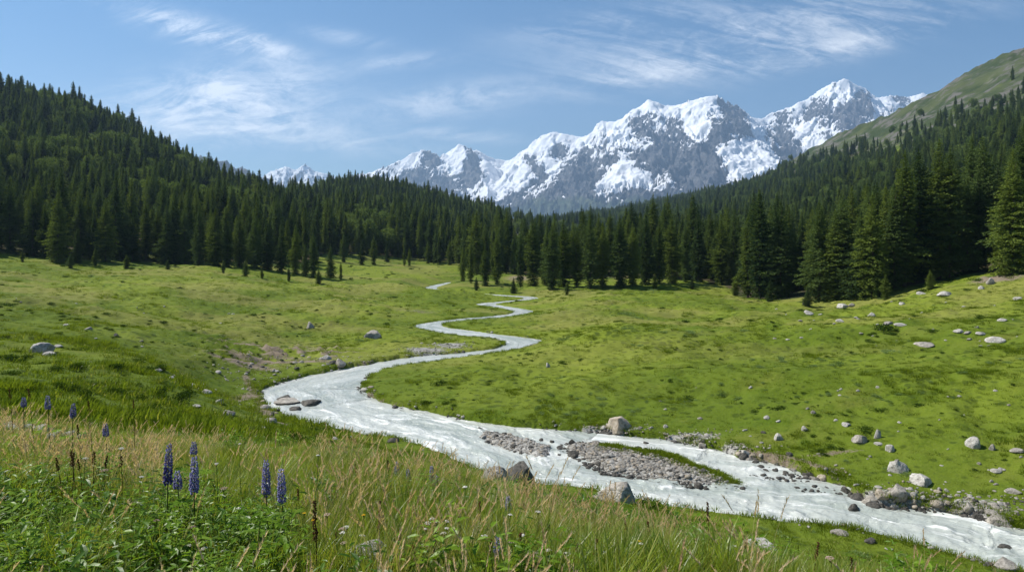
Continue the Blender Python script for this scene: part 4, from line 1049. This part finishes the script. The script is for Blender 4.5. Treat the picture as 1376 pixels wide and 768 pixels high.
def grass():
    P = []; S = []; I = []
    def add(Y0, Y1, dens, picker, smin, smax, seed, half=.86):
        x, y = scatter_pts(Y0, Y1, dens, half, seed); z, rd, idd = H(x, y, True)
        n1 = fbm(x/1.7+9, y/1.7, 3, 171); keep, idx, sc = picker(x, y, n1, rd)
        rk = np.ones(len(x), bool)
        for a, b, r in ROCKS:
            if Y0-5 < b < Y1+5: rk &= np.hypot(x-a, y-b) > r*.85
        keep &= (rd > .35) & rk
        if Y0 > 60: keep &= ~forest_mask(x, y)[0]
        x, y, z, idx, sc = x[keep], y[keep], z[keep], idx[keep], sc[keep]
        P.append(np.column_stack([x, y, z])); S.append(sc*rng.uniform(smin, smax, len(x))); I.append(idx)
    def near(x, y, n, rd):
        px = CX+FX*x/y; u = rng.uniform(size=len(x)); m = fbm(x/.9, y/.9, 2, 175)
        weed = (px < 430) & (y < 5.2-.002*px)
        q = n+m*.7; idx = np.where(q > .33, rng.choice([3,4,2,1], len(x)), np.where(q < -.02, rng.choice([0,1,0,5,0], len(x)), rng.choice([0,1,2,1,0,3], len(x))))
        idx = np.where((px > 880) & (idx > 1) & (rng.uniform(size=len(x)) < sst(880, 1100, px)*.75), rng.choice([0,1], len(x)), idx)
        idx = np.where(weed & (u < .8), rng.choice([0,5,1], len(x)), idx)
        keep = ~(weed & (rng.uniform(size=len(x)) < .45))
        # the tall sward thins out to short turf on the bank at the lower right
        tall = sst(-1, 3, np.interp(px, [0,400,600,800,1000,1376], [12,8.8,8.2,7.2,5.4,3.9])-y)
        sc = .36+.45*tall; idx = np.where((tall < .3) & (rng.uniform(size=len(x)) < .7), rng.choice([0,1], len(x)), idx)
        return keep, idx, sc
    add(1.6, 5, 62, near, .7, 1.1, 1); add(5, 9, 40, near, .8, 1.25, 2); add(9, 17, 20, near, .95, 1.5, 3, .82)
    def mid(x, y, n, rd):
        m = fbm(x/7, y/7, 3, 181); keep = rng.uniform(size=len(x)) < np.clip(.55+.9*m, .12, 1)
        idx = np.where(n > .15, 7, 6); idx = np.where(m > .32, 8, idx); sc = np.where((x < -8) & (y < 60), 1.45, .85)*(.8+.5*np.clip(n+.3, 0, 1)); return keep, idx, sc
    add(13, 32, 11, mid, .6, 1.3, 4, .82); add(32, 62, 5, mid, .6, 1.6, 5, .82); add(62, 110, 2.2, mid, .8, 2.0, 6, .82); add(110, 190, .7, mid, 1.0, 2.6, 7, .82)
    # fringe of grass overhanging the banks, and on the island
    Q = np.vstack([nb, fb]); k = rng.integers(0, len(Q)-1, 4200); t = rng.uniform(size=4200)[:, None]
    q = Q[k]*(1-t)+Q[k+1]*t+rng.normal(0, .45, (4200, 2)); rd = river_d(q[:,0], q[:,1]); q = q[(rd > .15) & (rd < 1.6) & (np.hypot(q[:,0], q[:,1]) < 130)]
    P.append(np.column_stack([q, H(q[:,0], q[:,1])])); S.append(rng.uniform(.7, 1.5, len(q))); I.append(rng.choice([8,6], len(q)))
    Q = smooth(onwater([(815,602),(870,609),(920,622),(960,637),(990,650)]), 3); k = rng.integers(0, len(Q)-1, 1100); t = rng.uniform(size=1100)[:, None]
    q = Q[k]*(1-t)+Q[k+1]*t+rng.normal(0, .55, (1100, 2)); P.append(np.column_stack([q, H(q[:,0], q[:,1])])); S.append(rng.uniform(.6, 1.3, 1100)); I.append(rng.choice([8,6,7], 1100))
    P = np.vstack(P); S = np.concatenate(S); I = np.concatenate(I); print('tufts', len(P))
    instance_stuff('grass', P, S, rng.uniform(0, 6.28, len(P)), I, TU, 'meadow grass with tan seed plumes', rng.normal(0, .10, (len(P), 2)))
grass()
def weeds():
    x, y = scatter_pts(2.4, 14, 14, .84, 21); px = CX+FX*x/y; n = fbm(x/1.3, y/1.3, 3, 191)
    k = ((px < 440) & (y < 5.4) & (n > -.35)) | ((n > .30) & (rng.uniform(size=len(x)) < .6)) | ((px > 560) & (px < 960) & (y > 9) & (n > 0))
    x, y = x[k], y[k]; P = [np.column_stack([x, y, H(x, y)])]; S = [rng.uniform(.75, 1.35, len(x))]
    x, y = scatter_pts(2.2, 4.6, 42, .84, 22); px = CX+FX*x/y; k = (px < 380) & (fbm(x/.5, y/.5, 2, 195) > -.1); x, y = x[k], y[k]
    P.append(np.column_stack([x, y, H(x, y)])); S.append(rng.uniform(.8, 1.3, len(x)))
    P = np.vstack(P); S = np.concatenate(S); print('weeds', len(P))
    instance_stuff('undergrowth', P, S, rng.uniform(0, 6.28, len(P)), rng.integers(0, 4, len(P)), LF, 'leafy green weeds between the grasses', rng.normal(0, .12, (len(P), 2)))
weeds()

# ------------------------------------------------------------------ flowers and stalks in front, each a thing
def ball(c, r, n=1, squash=1.):
    """small rough floret: octahedron"""
    V = np.array([(1,0,0),(-1,0,0),(0,1,0),(0,-1,0),(0,0,1),(0,0,-1)], float)*r; V[:,2] *= squash
    V = V*rng.uniform(.75, 1.2, (6, 1))
    F = np.array([(0,2,4),(2,1,4),(1,3,4),(3,0,4),(2,0,5),(1,2,5),(3,1,5),(0,3,5)]); return V+np.array(c), F
def lupine_meshes(seed, stem_h, L, r):
    random.seed(seed); P = []
    nr = max(7, int(L/.0080))
    for i in range(nr):
        t = i/(nr-1); rr = r*(1-.5*t**2.5)*(.82 if i == 0 else 1); m = max(4, int(8*rr/r))
        for k in range(m):
            a = 6.283*k/m+i*.55+random.uniform(-.2, .2); z = stem_h+t*L+random.uniform(-.006, .006)
            if random.random() < .06: continue
            c = (math.cos(a)*rr*.8, math.sin(a)*rr*.8, z); v, f = ball(c, .0095*(1-.4*t), squash=.8); P.append((v, f, 1 if random.random() < .12+.35*t else 0))
            v, f = ball((c[0]*1.18, c[1]*1.18, z+.004), .0058*(1-.4*t)); P.append((v, f, 1 if random.random() < .15 else 0))
    sp = merge(P); st = tube([(0,0,-.04),(.004,.003,stem_h*.5),(0,0,stem_h),(0,0,stem_h+L)], [.004,.0035,.003,.0015], 5)
    return sp, st
def palm_leaf(h, reach, az, rr=.065):
    P = []; tip = np.array([math.cos(az)*reach, math.sin(az)*reach, h]); 
    v, f = blade(np.array([0, 0, 0.]), .01, .004, 0, az, 0); b = tube([(0,0,0), tuple(tip*.6+np.array([0,0,.02])), tuple(tip)], [.002,.0018,.0014], 4); P.append((*b, 0))
    for k in range(8):
        a = az+2*PI*k/8; d = np.array([math.cos(a), math.sin(a), .22]); s = np.array([-math.sin(a), math.cos(a), 0]); w = rr*.14
        V = np.array([tip, tip+d*rr*.5-s*w, tip+d*rr*.5+s*w, tip+d*rr+np.array([0,0,-.012])]); P.append((V, np.array([(0,2,1),(1,2,3)]), 0))
    return merge(P)
def hgt_at(px, top, Y):
    x = (px-CX)/FX*Y; z = float(H(np.array([x]), np.array([Y]))[0]); return x, z, -(top-HY)/FX*Y-z
def lupine(px, top, bot, Y, label, seed):
    x, z, hh = hgt_at(px, top, Y); L = (bot-top)*Y/FX
    hh = max(hh, L+.08)
    o = bpy.data.objects.new('lupine_plant', None); COL.objects.link(o); o.location = (x, Y, z); o.rotation_euler = (rng.uniform(-.08,.08), rng.uniform(-.05,.05), 0)
    tag(o, label, 'flower', 'blue lupines in the near grass')
    sp, st = lupine_meshes(seed, hh-L, L, .025)
    link('flower_spike', mesh_np('flower_spike', sp[0], sp[1], False, mats=[MAT['lupin'], MAT['lupin_tip']], mi=sp[2]), parent=o)
    link('stem', mesh_np('stem', *st, True, mats=[MAT['stem']]), parent=o)
    for k in range(5):
        V, F, mi = palm_leaf(rng.uniform(.35, .8)*(hh-L), rng.uniform(.06, .13), k*1.3+rng.uniform(-.3, .3)); link('leaf', mesh_np('leaf', V, F, False, mats=[MAT['weed']]), parent=o)
LUP = [(222,600,651,4.0,'tall blue lupine spike, the highest of the left flower group'),(243,632,655,4.1,'short blue lupine between the two tall spikes on the left'),(260,613,660,3.9,'tall blue lupine right of the short one in the left group'),
 (261,592,608,5.2,'small faded lupine bud above the left flower group'),(358,620,664,4.0,'straight slim blue lupine, left one of the right-hand pair'),(382,629,672,3.9,'leaning blue lupine, right one of the right-hand pair'),
 (68,530,547,6.4,'pale purple lupine rising at the far left edge of the grass'),(94,543,560,6.2,'blue lupine beside the pale purple one at far left'),(31,533,545,6.6,'small lupine closest to the left frame edge'),(145,568,584,6.0,'dull blue lupine in front of the pale outcrop stones'),
 (534,628,646,6.6,'little purple lupine in the dry grass, first of the middle ones'),(549,634,650,6.4,'little purple lupine in the dry grass, second of the middle ones'),(580,626,648,6.6,'little purple lupine in the dry grass, third of the middle ones'),(588,638,652,6.4,'little purple lupine in the dry grass, fourth of the middle ones'),
 (684,672,690,5.4,'small purple lupine below the dark near boulder'),(671,748,768,3.45,'deep purple lupine cut by the bottom edge')]
for i, (a, b, c, Y, lab) in enumerate(LUP): lupine(a, b, c, Y, lab, 600+i)

def stalk_meshes(seed, h, L, r=.007):
    random.seed(seed); P = []
    n = int(L/.006)
    for i in range(n):
        t = i/n; z = h-L+t*L
        for k in range(3):
            a = random.uniform(0, 6.28); rr = r*(.6+.6*random.random())*(1-.5*t); v, f = ball((math.cos(a)*rr, math.sin(a)*rr, z), .0052*random.uniform(.7, 1.2)); P.append((v, f, 0))
    return merge(P), tube([(0,0,-.04),(.005,0,h*.5),(0,0,h)], [.0032,.0028,.001], 5)
STK = [(425,668,3.3,.20),(85,612,4.7,.09),(96,608,4.7,.09),(104,604,4.6,.10),(112,615,4.8,.07),(122,606,4.7,.09),(130,612,4.8,.08),(164,612,5,.08),(126,538,6.5,.10),(112,570,6,.09),(20,520,6.8,.1),(48,522,6.6,.1),(181,538,7.0,.08),
 (523,618,6.2,.09),(483,622,6.0,.08),(474,630,6.1,.08),(508,672,3.9,.16),(536,708,3.7,.1),(644,674,4.4,.12),(703,716,3.4,.13),(796,722,3.4,.14),(583,708,3.6,.13),(566,724,3.5,.08),(616,690,4.4,.1),(952,676,4.4,.12),(933,720,3.8,.1),(1088,724,3.9,.1),(1010,742,3.6,.1),(875,700,4.6,.1),(845,692,5,.1),(730,700,4.2,.12),(250,668,4.5,.06),(1000,720,4.2,.09),(560,735,3.4,.1),(448,716,3.7,.1),(402,655,4.8,.08),(1150,745,3.9,.08),(905,742,3.5,.1),(770,745,3.5,.1),(655,735,3.5,.1)]
for i, (px, top, Y, L) in enumerate(sorted(STK)):
    x, z, hh = hgt_at(px, top, Y); hh = max(hh, L+.05)
    if hh > .95: hh = .95
    o = bpy.data.objects.new('seed_stalk', None); COL.objects.link(o); o.location = (x, Y, z); o.rotation_euler = (rng.uniform(-.1,.1), rng.uniform(-.16,.16), 0)
    tag(o, 'brown dried seed stalk standing in the near grass, %s from the left' % nth(i), 'seed stalk', 'brown seed stalks in the near grass')
    sp, st = stalk_meshes(700+i, hh, L, rng.uniform(.007, .012))
    link('seed_head', mesh_np('seed_head', sp[0], sp[1], False, mats=[MAT['seed']]), parent=o); link('stem', mesh_np('stem', *st, True, mats=[MAT['seed']]), parent=o)

def yarrow(px, top, Y, mat, R, label, group, cat='flower', name='white_flower'):
    x, z, hh = hgt_at(px, top, Y); hh = min(max(hh, .1), .8)
    o = bpy.data.objects.new(name, None); COL.objects.link(o); o.location = (x, Y, z); o.rotation_euler = (rng.uniform(-.12,.12), rng.uniform(-.12,.12), rng.uniform(0, 6))
    tag(o, label, cat, group)
    P = []; n = int(16+900*R)
    for k in range(n):
        a = rng.uniform(0, 6.28); r = R*math.sqrt(rng.uniform()); v, f = ball((r*math.cos(a), r*math.sin(a), hh+rng.uniform(-.1,.1)*R+.25*R*(1-(r/R)**2)), .0042, squash=.6); P.append((v, f, 0))
    V, F, _ = merge(P); link('flower_head', mesh_np('flower_head', V, F, False, mats=[mat]), parent=o)
    P = [(*tube([(0,0,-.03),(.01,0,hh*.6),(0,0,hh-R*.5)], [.0025,.002,.0016], 4), 0)]
    for k in range(5): a = k*1.26; P.append((*tube([(0,0,hh-R*1.1),(R*.6*math.cos(a),R*.6*math.sin(a),hh)], [.0014,.001], 3), 0))
    V, F, _ = merge(P); link('stem', mesh_np('stem', V, F, True, mats=[MAT['stem']]), parent=o)
WF = [(572,700),(580,697),(588,702),(596,698),(570,712),(604,710),(592,714),(600,716),(570,733),(548,722),(484,718),(468,708),(462,716),(705,716),(680,692),(740,738),(360,650),(350,700),(356,692),(318,682),(40,665),(12,666),(70,700),(205,706),(440,724),(330,738),(300,744),(278,735),(760,752),(470,740),(180,640),(290,622),(160,738),(650,720),(810,745),(720,688),(400,742),(250,742),(860,730),(990,735),(420,610),(325,598),(630,655),(110,615),(160,600),(515,742),(540,755),(620,750)]
for i, (px, top) in enumerate(sorted(WF)):
    Y = 3.35+max(0, (768-top-30))*.011+rng.uniform(0, .3); yarrow(px, top, Y, MAT['white'], rng.uniform(.010, .020), 'small white flower head in the near grass, %s white one from the left' % nth(i), 'white flowers in the near grass')
for i, (px, top, mt, nm) in enumerate(sorted([(205,735,'pinkish','a'),(458,712,'pinkish','a'),(465,728,'pinkish','a'),(252,708,'pinkish','a'),(208,700,'pinkish','a'),(444,690,'pinkish','a'),(620,735,'pinkish','a'),(300,655,'pinkish','a'),(530,760,'pinkish','a'),(143,632,'pinkish','a'),(690,725,'pinkish','a'),(1120,750,'pinkish','a')])):
    Y = 3.35+max(0, (768-top-30))*.011; yarrow(px, top, Y, MAT[mt], rng.uniform(.014, .022), 'dusty pink flower head in the near grass, %s pink one from the left' % nth(i), 'pink flowers in the near grass', name='pink_flower')
for i, (px, top) in enumerate([(150,745),(412,690),(420,697),(494,690),(860,725)]):
    yarrow(px, top, 3.5+max(0, 738-top)*.01, MAT['yellow'], .009, 'tiny yellow flower in the near grass, %s yellow one from the left' % nth(i), 'yellow flowers in the near grass', name='yellow_flower')

# ------------------------------------------------------------------ haze
def haze():
    a, y0, y1, z0, z1 = 14100, -14100, 14100, -18.5, 2700
    V = [(x, y, z) for x in (-a, a) for y in (y0, y1) for z in (z0, z1)]
    F = [(0,1,3,2),(4,6,7,5),(0,4,5,1),(2,3,7,6),(0,2,6,4),(1,5,7,3)]
    m = M('valley_air'); v = m.n('ShaderNodeVolumePrincipled', {'Color': (.46,.68,.98,1), 'Density': HAZE, 'Anisotropy': .2}).outputs[0]
    mt = m.out(None, v)
    link('haze', mesh_np('haze', V, F, False, mats=[mt]), 'thin blue air haze in the valley', kind='stuff')
HAZE = 7e-5
haze()

# ------------------------------------------------------------------ light, sky, camera
SUN_EL, SUN_AZ = 50., -74.        # degrees; azimuth from the view direction (+Y), negative = left
sv = np.array([math.sin(math.radians(SUN_AZ))*math.cos(math.radians(SUN_EL)), math.cos(math.radians(SUN_AZ))*math.cos(math.radians(SUN_EL)), math.sin(math.radians(SUN_EL))])
from mathutils import Vector
ld = bpy.data.lights.new('sun', 'SUN'); ld.energy = 5.0; ld.angle = math.radians(.53); ld.color = (1, .955, .88)
lo = bpy.data.objects.new('sun', ld); COL.objects.link(lo); lo.rotation_euler = Vector(sv).to_track_quat('Z', 'Y').to_euler()
world = bpy.data.worlds.new('World'); SC.world = world; world.use_nodes = True
m = M('', world)
sky = m.n('ShaderNodeTexSky', sky_type='NISHITA'); sky.sun_disc = False; sky.sun_elevation = math.radians(SUN_EL); sky.sun_rotation = math.radians(SUN_AZ)
sky.altitude = 1500; sky.air_density = 1.15; sky.dust_density = .8; sky.ozone_density = 4.5
d = m.n('ShaderNodeTexCoord').outputs['Generated']; sp = m.n('ShaderNodeSeparateXYZ', {0: d})
yy = m.math('MAXIMUM', m.math('ABSOLUTE', sp.outputs[1]), .05)
u = m.math('DIVIDE', sp.outputs[0], yy); v = m.math('DIVIDE', sp.outputs[2], yy)
def streaks(ang, sx, sy, seed, detail=7, rough=.62, dist=.7):
    c = m.n('ShaderNodeCombineXYZ', {0: u, 1: v, 2: float(seed)}).outputs[0]
    mp = m.n('ShaderNodeMapping', {'Vector': c, 'Rotation': (0, 0, math.radians(ang))}).outputs[0]
    mp = m.n('ShaderNodeMapping', {'Vector': mp, 'Scale': (sx, sy, 1)}).outputs[0]
    return m.noise(mp, 1, detail, rough, dist)
def blobm(px, py, rx, ry, ang):
    a, b = (px-CX)/FX, (HY-py)/FX; c, s_ = math.cos(math.radians(ang)), math.sin(math.radians(ang))
    du = m.math('SUBTRACT', u, a); dv = m.math('SUBTRACT', v, b)
    p = m.math('DIVIDE', m.math('ADD', m.math('MULTIPLY', du, c), m.math('MULTIPLY', dv, s_)), rx/FX)
    q = m.math('DIVIDE', m.math('SUBTRACT', m.math('MULTIPLY', dv, c), m.math('MULTIPLY', du, s_)), ry/FX)
    r2 = m.math('ADD', m.math('POWER', m.math('ABSOLUTE', p), 2), m.math('POWER', m.math('ABSOLUTE', q), 2))
    return m.math('EXPONENT', m.math('MULTIPLY', r2, -1.))
fine = streaks(0, 26, 60, 11, 6, .7, 1.2)
def wisp(n): return m.math('ADD', m.math('MULTIPLY', n, .72), m.math('MULTIPLY', fine, .28))
nA = wisp(streaks(-8, 6, 20, 1, 8, .68, 1.4)); nB = wisp(streaks(12, 3.4, 22, 4, 8, .66, 1.1)); nC = wisp(streaks(-22, 6, 24, 7, 8, .68, 1.2))
def layer(n, lo_, hi_, *bl):
    t = None
    for w, b in bl:
        q = m.math('MULTIPLY', blobm(*b), w); t = q if t is None else m.math('ADD', t, q)
    return m.math('MULTIPLY', m.ramp(n, lo_, hi_), t)
cA = layer(nA, .34, .72, (1.25, (310,128,120,38,6)), (.9, (270,165,190,30,-4)), (.8, (590,138,110,20,8)), (.5, (620,182,80,9,-4)), (.5, (440,185,130,14,-8)), (.45, (545,82,60,10,5)))
cC = layer(nC, .36, .7, (.85, (255,40,95,18,-18)), (.75, (350,58,55,12,-20)), (.3, (460,50,60,10,-10)))
cB = layer(nB, .38, .70, (.8, (1010,45,230,38,10)), (.75, (1150,60,150,16,14)), (.6, (880,100,110,18,10)), (.5, (820,30,120,20,8)))
al = m.math('MINIMUM', m.math('ADD', cA, m.math('ADD', cB, cC)), .85)
SKYC = m.mix(al, m.mix(1.0, sky.outputs[0], m.mix(m.ramp(v, .05, .40), (.90, .97, .93), (.43, .74, .86)), 'MULTIPLY'), (11.2, 11.4, 11.6))
bg = m.n('ShaderNodeBackground', {'Color': SKYC, 'Strength': .078}).outputs[0]
wo = m.t.nodes.new('ShaderNodeOutputWorld'); m.t.links.new(bg, wo.inputs[0])

cam = bpy.data.cameras.new('camera'); co = bpy.data.objects.new('camera', cam); COL.objects.link(co); SC.camera = co
cam.sensor_width = 36; cam.lens = FX/1376*36; cam.shift_y = -(384-HY)/1376; cam.clip_start = .05; cam.clip_end = 60000
co.rotation_euler = (PI/2, 0, 0)
SC.view_settings.view_transform = 'Standard'; SC.view_settings.look = 'None'; SC.view_settings.gamma = 1; SC.view_settings.exposure = .72
SC.view_settings.use_curve_mapping = False
SC.render.engine = 'CYCLES'; cy = SC.cycles
cy.max_bounces = 5; cy.diffuse_bounces = 2; cy.glossy_bounces = 2; cy.transmission_bounces = 3; cy.volume_bounces = 0; cy.caustics_reflective = False; cy.caustics_refractive = False
cy.use_denoising = True; cy.denoiser = 'OPENIMAGEDENOISE'; cy.sample_clamp_indirect = 6
try: cy.denoising_prefilter = 'ACCURATE'
except Exception: pass
cy.use_adaptive_sampling = True; cy.adaptive_threshold = .01
